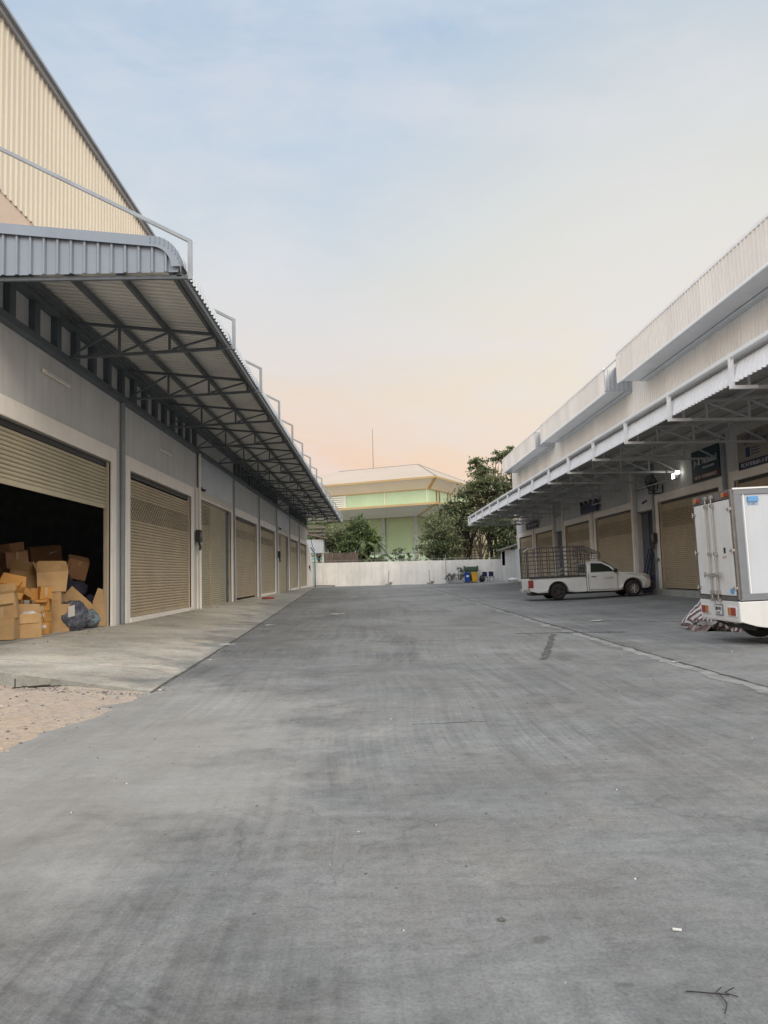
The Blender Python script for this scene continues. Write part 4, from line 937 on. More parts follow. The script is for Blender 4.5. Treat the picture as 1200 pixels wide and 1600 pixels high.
carton(-8.0,16.0,1.35,.35,.4,.45,R(35),M['card2'],'orange upright box at the far left edge of the pile',(10,10,10,10),tilt=(0,R(-14)))
carton(-7.55,16.1,IZ,.5,.4,.34,R(10),M['card2'],'orange box hidden low behind the cloth filled box',closed=True)
carton(-7.42,16.0,.70,.36,.3,.26,R(14),M['card2'],'small orange box behind the cloth filled box, left of the little stack',closed=True)
carton(-7.02,16.42,IZ,.28,.3,.24,R(10),M['card2'],'small orange box at the bottom of the little stack',closed=True)
carton(-7.04,16.42,.595,.27,.28,.22,R(4),M['card2'],'small orange box second from the bottom of the little stack',closed=True)
carton(-7.03,16.44,.83,.27,.28,.24,R(14),M['card2'],'small orange box third up in the little stack with an open flap',(120,20,40,120))
carton(-7.00,16.42,1.09,.24,.2,.24,R(40),M['card2'],'small orange box on top of the little stack facing the yard',closed=True,tilt=(R(5),0))
carton(-7.25,16.3,1.06,.22,.2,.24,R(-15),M['card2'],'small orange box with a round spot at the top left of the little stack',closed=True)
carton(-7.3,17.3,IZ,.62,.5,.84,R(15),M['card'],'tall brown box standing under the big flapped box',closed=True)
carton(-6.98,17.25,IZ,.4,.4,.58,R(15),M['card'],'brown box standing just behind the dark plastic sack',closed=True)
carton(-7.22,17.3,1.20,.62,.5,.46,R(22),M['card'],'big brown box with raised crumpled flaps topping the pile',(25,10,15,25))
carton(-7.9,17.6,IZ,.7,.6,.9,R(5),M['card3'],'dark brown box low in the middle of the pile',closed=True)
carton(-7.95,17.6,1.25,.6,.5,.42,R(5),M['card'],'dim brown sack like box behind the orange open box',(30,40,80,20),tilt=(R(-6),R(8)))
carton(-8.8,16.6,IZ,.7,.6,1.0,R(25),M['card3'],'dark brown box at the back left of the pile',closed=True)
carton(-8.1,19.9,IZ,.7,.7,1.2,R(5),M['card3'],'dark box on the floor deep inside right of the pile',closed=True)
carton(-7.75,19.9,1.56,.5,.4,.5,R(30),M['card3'],'reddish brown box tilted high in the shade at the back right',closed=True,tilt=(R(20),R(15)))
carton(-8.9,18.8,IZ,.9,.8,1.5,R(12),M['card3'],'large dark box deep inside behind the tall brown box',closed=True)
for i, (x, y, z, w, h_, rz, lb) in enumerate(((-9.6,17.4,IZ,1.0,1.3,8,'wide dark box on the floor far behind the big tilted brown box'),(-9.5,17.5,1.66,.7,.45,20,'dim box lying on the wide dark box at the back left'),(-8.9,18.8,1.86,.6,.5,-10,'dim box topping the large dark box behind the tall brown box'),(-10.2,19.6,IZ,1.1,1.9,4,'tall dim carton deep in the middle of the warehouse'),(-9.0,21.4,IZ,1.2,1.5,12,'broad dim carton against the inner right side'),(-9.1,21.4,1.86,.8,.55,30,'dim carton on top of the broad one at the inner right side'),(-8.3,17.9,1.75,.5,.4,38,'small dim box leaning above the dim sack like box'))):
    carton(x, y, z, w, w*.8, h_, R(rz), M['card3'], lb, closed=True, tilt=(R(0 if z < .5 else 7), R(0 if z < .5 else -5)))
for i, (x, y, z, rr_) in enumerate(((-8.2,18.9,.9,.55),(-7.2,19.4,.75,.4),(-8.6,20.3,1.2,.6))):
    tag(lump('cloth_heap', (M['bag'], M['dkcloth'], M['bag2'])[i], (x,y,z), (rr_,rr_,rr_*.8), i+50, None, .3, 18), ['big dark plastic bundle filling the gap behind the reddish box','dark cloth heap low behind the clear sack','pale blue bundle in the shade deep behind the pile'][i], 'cloth heap')
LS = MB().box(-.32,.32,-.02,.0,0,.95); LS.box(-.30,.30,-.03,-.022,.3,.34)
o = LS.build('cardboard_sheet', M['card'], bevel=.003); o.location = (-6.72,18.35,.46); o.rotation_euler = (R(10),R(-48),R(35)); tag(o, 'flattened brown cardboard sheet leaning over the plastic sacks', 'cardboard sheet')
o = MB().prism([(-.14,0),(.14,0),(.14,.86),(-.02,.92),(-.14,.60)], -.01, .01).build('cardboard_sheet', M['card'], bevel=.003); o.location = (-6.66,18.70,IZ); o.rotation_euler = (R(-4),0,R(30)); tag(o, 'narrow cardboard sheet standing against the right door jamb', 'cardboard sheet')
SK = thing('plastic_sack', 'dark bulging plastic sack with a white label on the doorway floor', 'sack', (-6.78,17.35,IZ))
lump('film', M['bag'], (0,0,.30), (.36,.30,.36), 5, SK, .17, 30, .12); MB().grid(lambda a, b: (.03+a*.05, -.30-.006*a, .30+b*.06+.01*a), range(4), range(5)).build('label_sheet', M['paper'], SK)
SK2 = thing('plastic_sack', 'clear plastic sack of blue things right of the dark sack', 'sack', (-6.72,18.15,IZ)); lump('film', M['bag2'], (0,0,.19), (.27,.24,.22), 8, SK2, .3, 16, .1)
for i, (x, y, z, r) in enumerate(((-7.1,18.3,.62,.3),(-7.5,19.2,1.2,.35),(-7.6,18.6,1.5,.25))):
    tag(lump('cloth_heap', M['dkcloth'], (x,y,z), (r,r,r*.7), i+20), ['dark cloth heap behind the leaning cardboard sheet','dark cloth heap deep in the doorway beside the reddish box','small dark cloth bundle on top of the dim boxes'][i], 'cloth heap')
tag(lump('red_rag', M['redcloth'], (-5.49,39.3,.36), (.35,.16,.05), 3), 'red rag lying on the apron before the shutters', 'rag')

# ------------------------------------------------------------------ PICKUP
def wheel(name, x, y, z, r, w, side, rimm, parent, spokes=10):
    """side: -1 outer face toward -y"""
    t_ = MB().lathe([(r*.62,-w/2),(r*.86,-w/2),(r*.97,-w*.36),(r,-w*.15),(r,w*.15),(r*.97,w*.36),(r*.86,w/2),(r*.62,w/2),(r*.62,-w/2)], (x,y,z), 'y', 28).build(name, M['tyre'], parent, smooth=40)
    ri = MB(); ys_ = y+side*w*.42
    ri.lathe([(r*.66,side*w*.5),(r*.60,side*w*.44),(r*.58,side*w*.1),(r*.1,side*w*.12),(0,side*w*.12)], (x,y,z), 'y', 28, 1)
    ri.lathe([(0,side*w*.46),(r*.13,side*w*.44),(r*.16,side*w*.3)], (x,y,z), 'y', 12)
    for k in range(spokes):
        a = 2*math.pi*k/spokes; ri.bar((x+r*.12*math.cos(a),y+side*w*.36,z+r*.12*math.sin(a)),(x+r*.62*math.cos(a),y+side*w*.42,z+r*.62*math.sin(a)),r*.10,.03)
    ri.lathe([(r*.66,side*w*.5),(r*.60,side*w*.46)], (x,y,z), 'y', 28); ri.build('rim', [rimm, M['black']], t_, smooth=40)
    return t_
PK = thing('pickup_truck', 'white single cab pickup with a steel cage over its bed parked across the right side', 'pickup', (7.95,34.3,.10)); PK.rotation_euler = (0, R(-1.3), R(1.2))
HW = .86
def arch(cx, r, n=12, z=.30):
    a0 = math.asin((z-.36)/r) if abs(z-.36) < r else 0
    return [(cx+r*math.cos(math.pi-a0*-1-(math.pi+2*-a0*-1)*0-(math.pi-2*a0)*i/n), .36+r*math.sin(math.pi-a0-(math.pi-2*a0)*i/n)) for i in range(n+1)]
def archpts(cx, r, z, n=12):
    a0 = math.asin((z-.36)/r)   # negative
    return [(cx+r*math.cos(math.pi-a0-(math.pi-2*a0)*i/n), .36+r*math.sin(math.pi-a0-(math.pi-2*a0)*i/n)) for i in range(n+1)]
def side_loft(mb, poly, ztuck, m=0):
    """extrude a side outline across the car with tumblehome: width shrinks as ztuck(x,z) says"""
    n = len(poly); n0 = len(mb.v)
    for sy in (-1,1):
        for (x, z) in poly: mb.v.append((x, sy*ztuck(x, z), z))
    mb.f.append(tuple(n0+i for i in range(n))); mb.m.append(m); mb.f.append(tuple(n0+n+i for i in reversed(range(n)))); mb.m.append(m)
    for i in range(n):
        j = (i+1) % n; mb.f.append((n0+j, n0+i, n0+n+i, n0+n+j)); mb.m.append(m)
bed = [(-1.22,.42),(-.9,.33)]+archpts(0,.45,.33)+[(.75,.30),(1.26,.30),(1.26,.97),(-1.24,.97),(-1.27,.7)]
mb = MB(); side_loft(mb, bed, lambda x, z: HW-(.03 if z > .9 else 0)-(.02 if z < .4 else 0)); mb.build('bed', M['carwhite'], PK, bevel=.025)
MB().box(-1.2,1.22,-.80,.80,.975,.985).build('bed_opening', M['black'], PK)
MB().box(-1.26,1.26,-.88,-.80,.965,1.0).box(-1.26,1.26,.80,.88,.965,1.0).build('bed_rail', M['black'], PK, bevel=.01)
cab = [(1.285,.30),(2.55,.28)]+archpts(3.3,.45,.33)+[(3.98,.34),(4.12,.42),(4.16,.62),(4.10,.84),(3.95,.95),(3.4,1.03),(2.80,1.08),(2.62,1.10),(1.285,1.10)]
def cw(x, z):
    w = HW-(.03 if z < .4 else 0)-(.02 if z > 1.0 else 0)
    if x > 3.6: w -= .22*((x-3.6)/.56)**2
    return w
mb = MB(); side_loft(mb, cab, cw); mb.build('cab_body', M['carwhite'], PK, bevel=.04)
gh = [(1.30,1.10),(2.72,1.10),(2.36,1.38),(2.02,1.575),(1.85,1.61),(1.45,1.60),(1.36,1.55)]
def gw(x, z): return .83-.16*clamp((z-1.1)/.5)
mb = MB(); side_loft(mb, gh, gw); roof_ = mb.build('cab_roof', M['carwhite'], PK, bevel=.03)
def sideglass(poly, sy, name='side_window'):
    mb = MB(); mb.quad([(x, sy*(gw(x, z)+.006), z) for x, z in poly]); mb.quad([(x, sy*(gw(x, z)-.02), z) for x, z in poly]); return mb.build(name, M['glass'], PK)
for sy in (-1,1): sideglass([(1.46,1.13),(2.50,1.13),(2.30,1.33),(2.0,1.50),(1.52,1.52)], sy)
MB().quad([(2.715,-.76,1.125),(2.715,.76,1.125),(2.09,.63,1.565),(2.09,-.63,1.565)]).quad([(2.69,-.76,1.125),(2.69,.76,1.125),(2.07,.63,1.565),(2.07,-.63,1.565)]).xf(Matrix.Translation((.03,0,.02))).build('windscreen', M['glass'], PK)
MB().quad([(1.285,-.62,1.15),(1.285,.62,1.15),(1.33,.56,1.5),(1.33,-.56,1.5)]).build('rear_window', M['glass'], PK)
for sy in (-1,1):
    d = MB()
    for a, b2 in (((1.34,.38),(1.34,1.09)),((2.62,.38),(2.62,1.06)),((1.34,.38),(2.62,.36))): d.bar((a[0],sy*(HW+.001),a[1]),(b2[0],sy*(HW+.001),b2[1]),.012,.012)
    dd = d.build('door_gap', M['dark'], PK); MB().box(1.48,1.68,min(sy*(HW),sy*(HW+.03)),max(sy*HW,sy*(HW+.03)),.92,.965).build('door_handle', M['alu'], PK, bevel=.01)
    MB().box(2.46,2.58,min(sy*(HW-.02),sy*(HW+.2)),max(sy*(HW-.02),sy*(HW+.2)),1.08,1.24).build('wing_mirror', M['carwhite'] if sy > 0 else M['black'], PK, bevel=.03)
    MB().box(3.78,4.10,min(sy*.45,sy*.76),max(sy*.45,sy*.76),.74,.90).build('headlight', M['chrome'], PK, bevel=.03)
    MB().box(-1.285,-1.08,min(sy*.66,sy*(HW+.008)),max(sy*.66,sy*(HW+.008)),.56,.90).build('tail_light', M['red'], PK, bevel=.03)
    wheel('wheel', 0, sy*.74, .345, .345, .22, sy, M['rimdark'], PK, 5); wheel('wheel', 3.3, sy*.74, .345, .345, .22, sy, M['rim'], PK, 10)
for sy in (-1,1):
    MB().prism(archpts(0,.44,.34)[::-1], sy*.3, sy*.62).build('wheel_housing', M['black'], PK); MB().prism(archpts(3.3,.44,.34)[::-1], sy*.3, sy*.62).build('wheel_housing', M['black'], PK)
MB().box(4.10,4.17,-.5,.5,.5,.78).build('grille', M['black'], PK, bevel=.02)
MB().box(-1.38,-1.2,-.78,.78,.36,.50).build('rear_bumper', M['chrome'], PK, bevel=.02); MB().box(-1.40,-1.385,-.2,.2,.38,.5).build('number_plate', M['paper'], PK)
MB().box(-1.285,-1.26,-.64,.64,.5,.95).build('tailgate', M['carwhite'], PK, bevel=.01)
MB().box(-1.1,3.9,-.5,.5,.22,.34).build('underbody', M['black'], PK)
marks('door_lettering', .42, .07, frame((2.25,-HW-.012,.86), (1,0,0), (0,0,1)), M['trim'], PK, 8)
cg = MB(); cyl = (-.82,.82); zs = [1.02,1.2,1.38,1.56,1.74,1.92,2.10,2.30]
for sy in cyl:
    for k in range(9): x = -1.25+k*.31; cg.bar((x,sy,1.0),(x,sy,2.30),.032)
    for z in zs: cg.bar((-1.25,sy,z),(1.23,sy,z),.026)
    cg.bar((1.23,sy,2.30),(1.92,sy,1.95),.03).bar((1.23,sy,2.1),(1.92,sy,1.85),.026).bar((1.23,sy,1.92),(1.92,sy,1.78),.026).bar((1.92,sy,1.7),(1.92,sy,1.97),.03).bar((1.23,sy,1.72),(1.92,sy,1.70),.026).bar((1.55,sy,2.12),(1.55,sy,1.7),.026)
for x in (-1.25,1.23):
    for z in zs: cg.bar((x,-.82,z),(x,.82,z),.026)
    for k in range(1,5): cg.bar((x,-.82+k*.328,1.0),(x,-.82+k*.328,2.30),.026)
for k in range(1,5): cg.bar((-1.25,-.82+k*.328,2.30),(1.23,-.82+k*.328,2.30),.026)
for x in (-.63,0,.61): cg.bar((x,-.82,2.30),(x,.82,2.30),.03)
for k in range(1,5): cg.bar((1.23,-.82+k*.328,2.30),(1.92,-.82+k*.328,1.95),.026)
cg.bar((1.92,-.82,1.95),(1.92,.82,1.95),.03); cg.build('cage', M['cage'], PK)
rp_ = MB(); rp_.bar((-.35,-.70,1.02),(1.0,-.70,1.75),.05).bar((-.1,-.66,1.0),(1.1,-.66,1.55),.045).bar((-1.25,-.9,2.28),(-1.45,-.9,2.15),.05).bar((-1.25,-.9,2.28),(-.85,-.85,2.30),.05); rp_.build('loose_rail', M['chrome'], PK)

# ladder and crates by the pickup's nose
LD = thing('stepladder', 'dark folded stepladders propped on the wall pier in front of the pickup', 'stepladder', (12.55,35.55,.3)); ld_ = MB()
for k, dx in enumerate((0,.16)):
    for sy in (-.22,.22): ld_.bar((-.25+dx,sy,0),(.25+dx*.5,sy*.7,1.95-.2*k),.07,.05)
ld_.build('side_rail', M['navy'], LD); st = MB()
for k in range(6): st.bar((-.22+k*.08,-.21,.25+k*.3),(-.22+k*.08,.21,.25+k*.3),.1,.03)
st.build('step', M['black'], LD)
HT = thing('crate', 'dark crates stacked low between the pickup nose and the stepladders', 'crate', (12.3,34.75,.26)); 
for k in range(3):
    cr_ = MB(); 
    for s in (-1,1): cr_.box(-.25,.25,s*.2-.012,s*.2+.012,k*.28,k*.28+.25); cr_.box(s*.25-.012,s*.25+.012,-.18,.18,k*.28,k*.28+.25)
    cr_.box(-.24,.24,-.18,.18,k*.28,k*.28+.02); cr_.build('crate_layer', M['navy'] if k != 1 else M['black'], HT, bevel=.01)

# ------------------------------------------------------------------ BOX TRUCK (rear doors face -X)
TR = thing('box_truck', 'white box truck with twin rear doors cut by the right edge of the picture', 'truck', (6.33,13.3,0)); TR.rotation_euler = (0, R(-1.3), R(-1.2))
W_, T0, T1, LN = 1.68, .80, 2.74, 3.3
cb = MB().box(.04,LN,.03,W_-.03,T0+.02,T1-.03); cb.build('cargo_box', M['panelwhite'], TR, bevel=.01)
ed = MB(); a_ = .085
ed.box(0,LN,0,.05,T1-.11,T1).box(0,LN,W_-.05,W_,T1-.11,T1).box(0,LN,0,.05,T0-.02,T0+.10).box(0,LN,W_-.05,W_,T0-.02,T0+.10)
ed.box(.0,.17,0,.05,T0+.10,T1-.11).box(LN-.1,LN,0,.05,T0+.10,T1-.11).box(.0,.17,W_-.05,W_,T0+.10,T1-.11); ed.build('edge_frame', M['alu'], TR, bevel=.006)
MB().box(.02,LN,-.012,.0,T1-.015,T1+.012).box(.19,.205,-.006,.0,T0+.1,T1-.11).build('bright_trim', M['white'], TR)
rr = MB().box(-.03,.04,.05,W_-.05,T1-.16,T1-.01).box(-.03,.04,.05,W_-.05,T0-.02,T0+.05).box(-.03,.04,0,.05,T0,T1-.02).box(-.03,.04,W_-.05,W_,T0,T1-.02).box(-.028,.03,W_/2-.012,W_/2+.012,T0+.05,T1-.16); rr.build('rear_frame', M['doorframe'], TR, bevel=.005)
for k in (0,1):
    y0, y1 = (.075, W_/2-.02) if k == 0 else (W_/2+.02, W_-.075)
    d = MB().box(-.035,.0,y0,y1,T0+.07,T1-.18).build('rear_door', M['truckwhite'], TR, bevel=.006)
    iy = W_/2-.13 if k == 0 else W_/2+.13; oy = .03 if k == 0 else W_-.03
    lb_ = MB().tube([(-.075,iy,T0-.03),(-.075,iy,T1-.06)], .017, 8)
    for z in (T0-.02,T0+.12,1.62,T1-.24,T1-.08): lb_.box(-.1,-.035,iy-.035,iy+.035,z-.03,z+.03)
    lb_.build('lock_bar', M['chrome'], d, smooth=40)
    hh = MB().box(-.11,-.04,iy-.05,iy+.05,1.20,1.27).bar((-.1,iy,1.235),(-.1,iy+(.2 if k else -.2),1.235),.035,.03).bar((-.1,iy+(.2 if k else -.2),1.19),(-.1,iy+(.2 if k else -.2),1.29),.03); hh.build('handle', M['chrome'], d, bevel=.005)
    for z in (T0+.2,1.66,T1-.35): MB().box(-.055,-.03,oy-.04 if k == 0 else oy-.12,oy+.12 if k == 0 else oy+.04,z-.02,z+.02).tube([(-.055,oy,z-.045),(-.055,oy,z+.045)], .018, 8).build('hinge', M['chrome'], d, bevel=.004)
    yl = .22 if k == 0 else W_-.22
    MB().box(-.05,-.03,yl-.14,yl,T1-.125,T1-.045).build('marker_light', M['red'], TR, bevel=.008); MB().box(-.05,-.03,yl+.004,yl+.12,T1-.125,T1-.045).build('marker_light', M['amber'], TR, bevel=.008)
MB().box(-.039,-.036,.34,.42,1.62,1.72).build('round_sticker', M['black'], TR); marks('door_sticker', .15, .04, frame((-.038,.40,1.55), (0,-1,0), (0,0,1)), M['pinkink'], TR, 9)
MB().box(-.0385,-.036,.13,.28,.90,.99).build('blue_sticker', M['skyblue'], TR)
# side sticker
MB().box(.28,.46,-.004-.0,.026,2.50,2.59).xf(Matrix.Translation((0,0,0))).build('side_sticker', M['skyblue'], TR); marks('side_lettering', .18, .035, frame((.37,.022,2.46), (1,0,0), (0,0,1)), M['skyblue'], TR, 10)
# rear apron with lamps and plate
def bump_poly(): return [(-.02,.40),(.0,.78),(1.2,.78),(1.2,.26),(.45,.30)]
bs = MB().box(-.03,.02,.02,W_-.02,.42,T0-.03); bs.prism([(-.025,.42),(-.025,.765),(.9,.765),(.9,.22),(.25,.33)], .0,.025); bs.prism([(-.025,.42),(-.025,.765),(.9,.765),(.9,.22),(.25,.33)], W_-.025,W_); bs.box(-.025,.5,.03,W_-.03,.40,.43); bs.build('rear_skirt', M['truckwhite'], TR, bevel=.012)
for k in (0,1):
    y0 = .10 if k == 0 else W_-.48
    MB().box(-.045,-.028,y0,y0+.38,.50,.68).build('lamp_bezel', M['truckwhite'], TR, bevel=.01)
    MB().box(-.062,-.045,y0+(.02 if k == 0 else .20),y0+(.18 if k == 0 else .36),.52,.66).build('tail_light', M['red'], TR, bevel=.01); MB().box(-.062,-.045,y0+(.19 if k == 0 else .08),y0+(.31 if k == 0 else .19),.52,.66).build('tail_light', M['amber'], TR, bevel=.01)
pl_ = MB().box(-.05,-.03,W_/2-.19,W_/2+.13,.50,.70).build('plate_frame', M['alu'], TR); MB().box(-.055,-.05,W_/2-.17,W_/2+.11,.52,.68).build('number_plate', M['paper'], pl_)
marks('plate_number', .24, .06, frame((-.058,W_/2-.03,.625), (0,-1,0), (0,0,1)), M['black'], pl_, 11); marks('plate_province', .16, .03, frame((-.058,W_/2-.03,.55), (0,-1,0), (0,0,1)), M['black'], pl_, 12)
MB().box(.05,5.0,.45,.60,.42,.62).box(.05,5.0,W_-.60,W_-.45,.42,.62).build('chassis_rail', M['black'], TR)
MB().bar((.35,.3,.27),(.35,W_-.3,.27),.06).bar((.12,.3,.38),(.35,.32,.27),.04).bar((.12,W_-.3,.38),(.35,W_-.32,.27),.04).build('under_run_bar', M['black'], TR)
for y0, s in ((.20,-1),(W_-.20,1)):
    wheel('wheel', .98, y0, .38, .38, .2, s, M['rimdark'], TR, 6); wheel('wheel', 4.35, y0, .38, .38, .2, s, M['rim'], TR, 6)
mb = MB(); poly = [(3.4,.42),(3.88,.42),(3.95,.60),(4.15,.78),(4.5,.80),(4.75,.62),(4.82,.40),(5.15,.42),(5.2,.75),(5.1,1.15),(4.75,1.95),(4.6,2.05),(3.5,2.05),(3.4,1.95)]
for sy in (0,1): pass
n0 = 0
mb.prism(poly, .06, W_-.06); mb.build('driver_cab', M['truckwhite'], TR, bevel=.04)
MB().prism([(3.75,1.2),(4.85,1.2),(4.6,1.85),(3.8,1.85)], .045,.058).build('side_window', M['glass'], TR); MB().prism([(3.75,1.2),(4.85,1.2),(4.6,1.85),(3.8,1.85)], W_-.058,W_-.045).build('side_window', M['glass'], TR)
MB().quad([(5.105,.14,1.2),(5.105,W_-.14,1.2),(4.80,W_-.2,1.9),(4.80,.2,1.9)]).build('windscreen', M['glass'], TR)

# ------------------------------------------------------------------ striped bundles behind the truck
def slab(name, lb, loc, rot, sx, sy, sz, seed, m):
    mb = MB(); nx, ny = 14, 10
    def f(u, v, top):
        x, y = (u-.5)*sx, (v-.5)*sy; e = min(u, 1-u, v, 1-v)*8; e = math.sqrt(clamp(e))
        w = .12*noise.noise((u*3+seed, v*3, 0))+.05*noise.noise((u*11, v*9+seed, 0)); return (x, y, w+(sz*e if top else 0))
    mb.grid(lambda a, b: f(a/nx, b/ny, True), range(nx+1), range(ny+1)); mb.grid(lambda a, b: f(a/nx, b/ny, False), range(nx+1), range(ny+1))
    o = mb.build(name, m, smooth=50); o.location = loc; o.rotation_euler = rot; return tag(o, lb, 'striped mat')
random.seed(5)
slab('striped_mat', 'maroon and white striped mat leaning steeply at the left end of the heap', (7.45,17.35,.34), (R(25),R(-40),R(10)), 1.0,.75,.07,1,M['stripes'])
slab('striped_mat', 'striped mat under the steep one at the left end of the heap', (7.62,17.4,.24), (R(25),R(-33),R(14)), .95,.8,.08,2,M['stripes'])
for i, (x, y, z, rx, ry, rz, sx, sy) in enumerate(((7.25,17.2,.12,16,-14,30,.8,.5),(7.45,16.9,.10,14,8,-20,.8,.45),(7.7,17.0,.17,25,-20,60,.7,.6),(7.75,16.75,.12,-12,16,10,.8,.45),(7.85,16.5,.09,22,-12,80,.7,.45),(7.5,17.3,.2,32,-10,-40,.7,.5),(8.1,16.6,.14,20,24,35,.6,.5))):
    lb = ['flat striped mat low at the left of the heap beneath the leaning ones','crumpled striped mat in the middle front of the heap','striped mat folded upward in the middle of the heap','flat striped mat under the truck number plate','narrow striped mat at the right front of the heap','striped mat lying behind the middle of the heap','striped mat at the right end of the heap by the truck wheel'][i]
    slab('striped_mat', lb, (x,y,z), (R(rx),R(ry),R(rz)), sx, sy, .045, i+4, (M['stripes2'], M['stripes3'], M['stripes'])[i % 3])
for i, (x, y, z, rx, ry, rz, sx, sy) in enumerate(((7.15,16.75,.06,10,-8,15,.7,.35),(7.5,16.55,.07,-14,10,-12,.6,.35),(7.8,16.35,.06,12,-16,25,.55,.35),(8.0,16.2,.10,35,10,-30,.45,.35))):
    slab('striped_mat', ['long thin striped mat along the front left foot of the heap','wrinkled grey striped mat at the front foot of the heap','small striped mat at the front foot nearest the truck skirt','small upright striped mat nearest the truck wheel'][i], (x,y,z), (R(rx),R(ry),R(rz)), sx, sy, .05, i+40, (M['stripes3'], M['stripes2'], M['stripes'], M['stripes3'])[i])
tag(lump('dark_sack', M['dkcloth'], (7.35,17.1,.10), (.3,.2,.10), 31), 'flat dark sack pressed among the striped mats', 'sack')

# ------------------------------------------------------------------ litter on the ground
def peb(name, x, y, s, m, lb, cat, seed, zz=None):
    z = (zz if zz is not None else G(x, y)); tag(lump(name, m, (x,y,z+s*.35), (s,s*.7,s*.5), seed, None, .4, 5), lb, cat)
peb('stone', .472, 3.205, .016, M['stone'], 'small black stone in the near centre of the yard', 'stone', 1)
o = MB().tube([(-.016,0,.006),(.017,0,.006)], .0055, 8).build('cigarette_butt', M['paper'], smooth=40); o.location = (1.13,3.07,0); o.rotation_euler = (0,0,R(-20)); tag(o, 'white cigarette butt on the near right concrete', 'cigarette butt')
tw = MB(); tw.tube([(-.07,.02,.006),(-.02,.0,.01),(.06,-.01,.006)], .0022, 4).tube([(.03,0,.008),(.03,-.06,.006),(.0,-.11,.004)], .0018, 4).tube([(.05,0,.008),(.09,.02,.012)], .0016, 4).tube([(.05,0,.008),(.085,-.02,.004)], .0016, 4).tube([(.02,0,.008),(.05,.025,.012)], .0016, 4)
o = tw.build('twig', M['twig']); o.location = (1.06,2.62,0); tag(o, 'thin forked dry twig in the near right corner', 'twig')
random.seed(21); db_ = MB()
for i in range(260):
    y = random.uniform(2.2,16); x = random.uniform(-.55,.55)*y*1.0+random.uniform(-.3,.3)
    if x < -2.6: continue
    s = random.choice([.003,.004,.006,.008,.011])*(.6+y*.08); n0 = len(db_.v)
    for d in ((1,0,0),(0,1,0),(-1,0,0),(0,-1,0),(0,0,.8)): db_.v.append((x+d[0]*s*random.uniform(.6,1.4), y+d[1]*s*random.uniform(.6,1.4), G(x,y)+.001+d[2]*s*.8))
    for a, b2 in ((0,1),(1,2),(2,3),(3,0)): db_.f.append((n0+a,n0+b2,n0+4)); db_.m.append(1 if random.random() < .12 else 0)
tag(db_.build('grit', [M['stone'], M['paper']]), kind='stuff')
random.seed(77); ed_ = MB()
for i in range(900):
    k_ = random.random(); y = 9.9+random.random()**1.6*45
    if k_ < .55: x = edgeX(y)+abs(random.gauss(0, .10))+.0; z = G(x, y)
    elif k_ < .8: y = random.uniform(12, 60); x = -6.3+abs(random.gauss(0, .12)); kk = clamp((edgeX(y)-x)/(edgeX(y)+6.4)); z = apz(y)+(wallz(y)-apz(y))*kk
    else: x = 12.4-abs(random.gauss(0,.2)); y = random.uniform(16,60); z = G(x, y)
    s = random.uniform(.006,.02)*(.7+y*.02); n0 = len(ed_.v); an_ = random.uniform(0,6.28); ca, sa = math.cos(an_), math.sin(an_); el = random.choice((1.,1.,2.5))
    for d in ((el,0,0),(0,.7,0),(-el,0,0),(0,-.7,0),(0,0,.7)): ed_.v.append((x+(d[0]*ca-d[1]*sa)*s, y+(d[0]*sa+d[1]*ca)*s, z+.001+d[2]*s))
    mi_ = random.choice((0,0,0,2,3,1) if i % 7 == 0 else (0,2,2,3))
    for a, b2 in ((0,1),(1,2),(2,3),(3,0)): ed_.f.append((n0+a,n0+b2,n0+4)); ed_.m.append(mi_)
tag(ed_.build('edge_grit', [M['stone'], M['paper'], M['wood'], M['palejoint']]), kind='stuff')
def paper(x, y, z, s, rz, lb):
    mb = MB(); mb.grid(lambda a, b: (a*s/4-s/2, b*s*.5/3-s*.25, .012+.012*noise.noise((a*.8, b*.9, x))), range(5), range(4)); o = mb.build('paper_scrap', M['paper']); o.location = (x,y,z); o.rotation_euler = (0,0,rz); tag(o, lb, 'litter')
paper(-2.86,14.9,.135,.3,.3,'white paper scrap on the nearer part of the apron edge'); paper(-2.78,20.2,.16,.35,.9,'white paper scrap farther along the apron edge'); paper(-1.35,27.,.06,.5,.1,'pale scrap on the yard beyond the apron paper scraps')
paper(5.9,20.6,.02,.38,.4,'white scrap near the drain line left of the truck'); paper(4.35,11.3,.015,.1,.4,'tiny white scrap on the long repaired joint')
tag(lump('white_bag', M['paper'], (13.2,73.5,.55), (.55,.3,.2), 44), 'crumpled white bag on the ground at the far right corner', 'bag')
paper(-4.2,8.6,.06,.16,.4,'white scrap on the bare earth below the apron end')
st_ = MB(); 
for a, b2 in (((-.2,0,.02),(.3,-.05,.05)),((-.1,.05,.03),(.15,-.12,.03)),((.0,.0,.02),(.38,.08,.02)),((-.15,-.05,.02),(-.22,.1,.12))): st_.tube([a, b2], .008, 5)
o = st_.build('dry_sticks', M['twig']); o.location = (-4.5,10.1,.05); tag(o, 'dark dry sticks heaped on the earth against the apron end', 'sticks')

# ------------------------------------------------------------------ camera
f_ = 1200.; d = Vector(((586-600)/f_, (800-898)/f_, -1)).normalized(); up = Vector((math.sin(-.025), math.cos(-.025), 0))
z_ = (up-d*up.dot(d)).normalized(); x_ = d.cross(z_)
Mc = Matrix((x_, d, z_))     # rows: world axes in camera coords -> camera-to-world rotation
cd = bpy.data.cameras.new('camera'); cam = bpy.data.objects.new('camera', cd); col.objects.link(cam)
cam.matrix_world = Matrix.Translation((0,0,1.4)) @ Mc.to_4x4()
cd.sensor_fit = 'HORIZONTAL'; cd.sensor_width = 36; cd.lens = 36; cd.clip_end = 3000; cd.clip_start = .05
scene.camera = cam

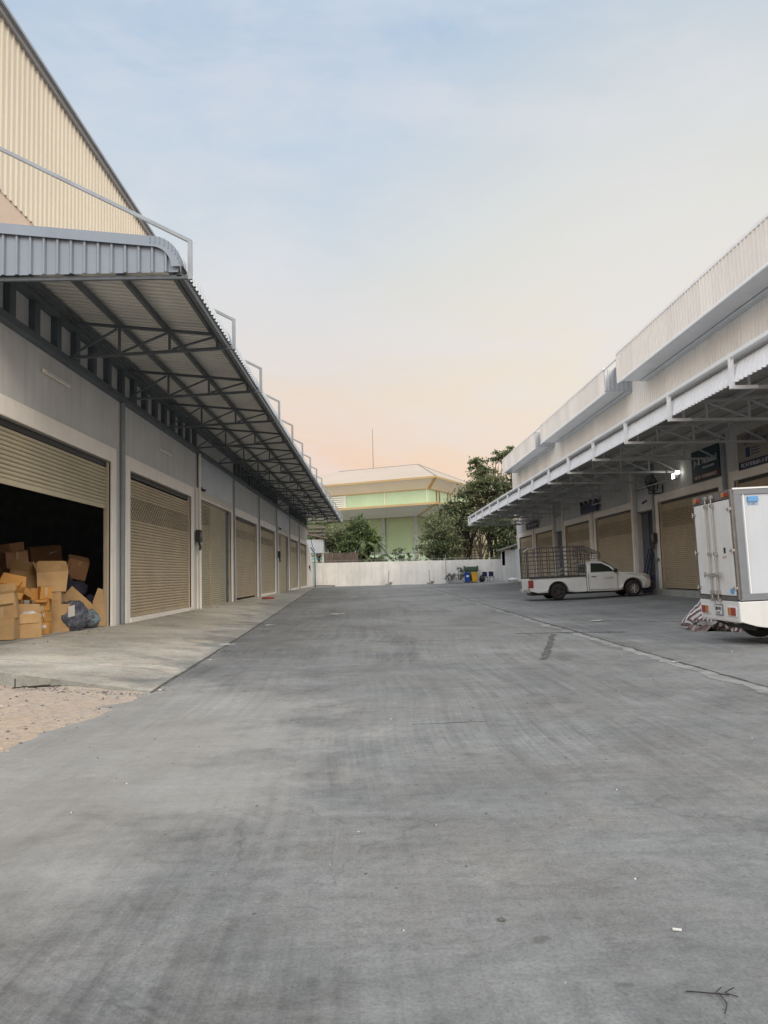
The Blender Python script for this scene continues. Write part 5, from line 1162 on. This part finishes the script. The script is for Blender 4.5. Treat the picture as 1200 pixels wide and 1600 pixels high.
# ------------------------------------------------------------------ sky and sun
SUN_EL, SUN_AZ = R(33), R(151)       # azimuth from +Y towards +X
wd = bpy.data.worlds.new('World'); scene.world = wd; wd.use_nodes = True; t = NT(wd); bg = t.n['Background']
sky = t.add('ShaderNodeTexSky', sky_type='NISHITA'); sky.sun_disc = False; sky.sun_elevation = SUN_EL; sky.sun_rotation = SUN_AZ
tc = t.add('ShaderNodeTexCoord'); sp = t.add('ShaderNodeSeparateXYZ'); t.link(tc.outputs['Generated'], sp.inputs[0])
def lin(r, g, b): return tuple(((c/255+.055)/1.055)**2.4 if c > 10 else c/255/12.92 for c in (r, g, b))
zr_ = t.ramp(sp.outputs[2], [(.0, lin(242,204,176)), (.14, lin(248,210,180)), (.22, lin(242,220,198)), (.31, lin(228,224,217)), (.40, lin(214,222,228)), (.50, lin(196,213,229)), (.60, lin(182,204,227)), (.78, lin(226,229,232))])
zup = t.ramp(sp.outputs[2], [(.60, 1.), (.85, 1.25)])  # brightness added to the zenith, out of view, for more light from above
# brighter creamy glow ahead to the right
dp = t.add('ShaderNodeVectorMath', operation='DOT_PRODUCT'); gd = Vector((.42,.87,.26)).normalized(); dp.inputs[1].default_value = gd; t.link(tc.outputs['Generated'], dp.inputs[0])
c = t.mix(t.math('MULTIPLY', t.ramp(dp.outputs['Value'], [(.88, 0), (1., 1)]), .6), zr_, lin(247,239,220))
# thin veils of cloud
mp = t.add('ShaderNodeMapping'); mp.inputs['Scale'].default_value = (1.,1.,2.6); t.link(tc.outputs['Generated'], mp.inputs['Vector'])
n = t.noise(mp.outputs[0], 2.1, 7, .55, .6); n2 = t.noise(mp.outputs[0], 6., 6, .6, .8)
c = t.mix(t.math('MULTIPLY', t.ramp(t.math('ADD', t.math('MULTIPLY', n, .7), t.math('MULTIPLY', n2, .3)), [(.45, 0), (.58, 1)]), .42), c, lin(233,231,235))
c = t.mix(.06, c, t.mix(1., sky.outputs[0], (.1,.1,.1), 'MULTIPLY'))
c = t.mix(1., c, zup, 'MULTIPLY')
# extra brightness added to the unseen sky behind and to the left, lighting walls
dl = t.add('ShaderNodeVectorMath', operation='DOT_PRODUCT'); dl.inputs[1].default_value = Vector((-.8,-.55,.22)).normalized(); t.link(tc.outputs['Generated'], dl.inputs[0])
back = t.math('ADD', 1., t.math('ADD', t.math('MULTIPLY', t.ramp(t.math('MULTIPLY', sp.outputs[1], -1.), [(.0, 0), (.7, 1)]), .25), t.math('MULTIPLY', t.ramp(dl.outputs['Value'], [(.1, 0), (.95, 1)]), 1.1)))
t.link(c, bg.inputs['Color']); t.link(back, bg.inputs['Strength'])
sd = bpy.data.lights.new('sun', 'SUN'); sd.energy = 1.7; sd.angle = R(24); sd.color = (1,.89,.72); so = bpy.data.objects.new('sun', sd); col.objects.link(so)
dv = Vector((math.sin(SUN_AZ)*math.cos(SUN_EL), math.cos(SUN_AZ)*math.cos(SUN_EL), math.sin(SUN_EL))); so.rotation_euler = dv.to_track_quat('Z', 'Y').to_euler()
vs_ = scene.view_settings; vs_.view_transform = 'Standard'; vs_.look = 'None'; vs_.exposure = 0; vs_.gamma = 1; vs_.use_curve_mapping = False
scene.cycles.use_denoising = True
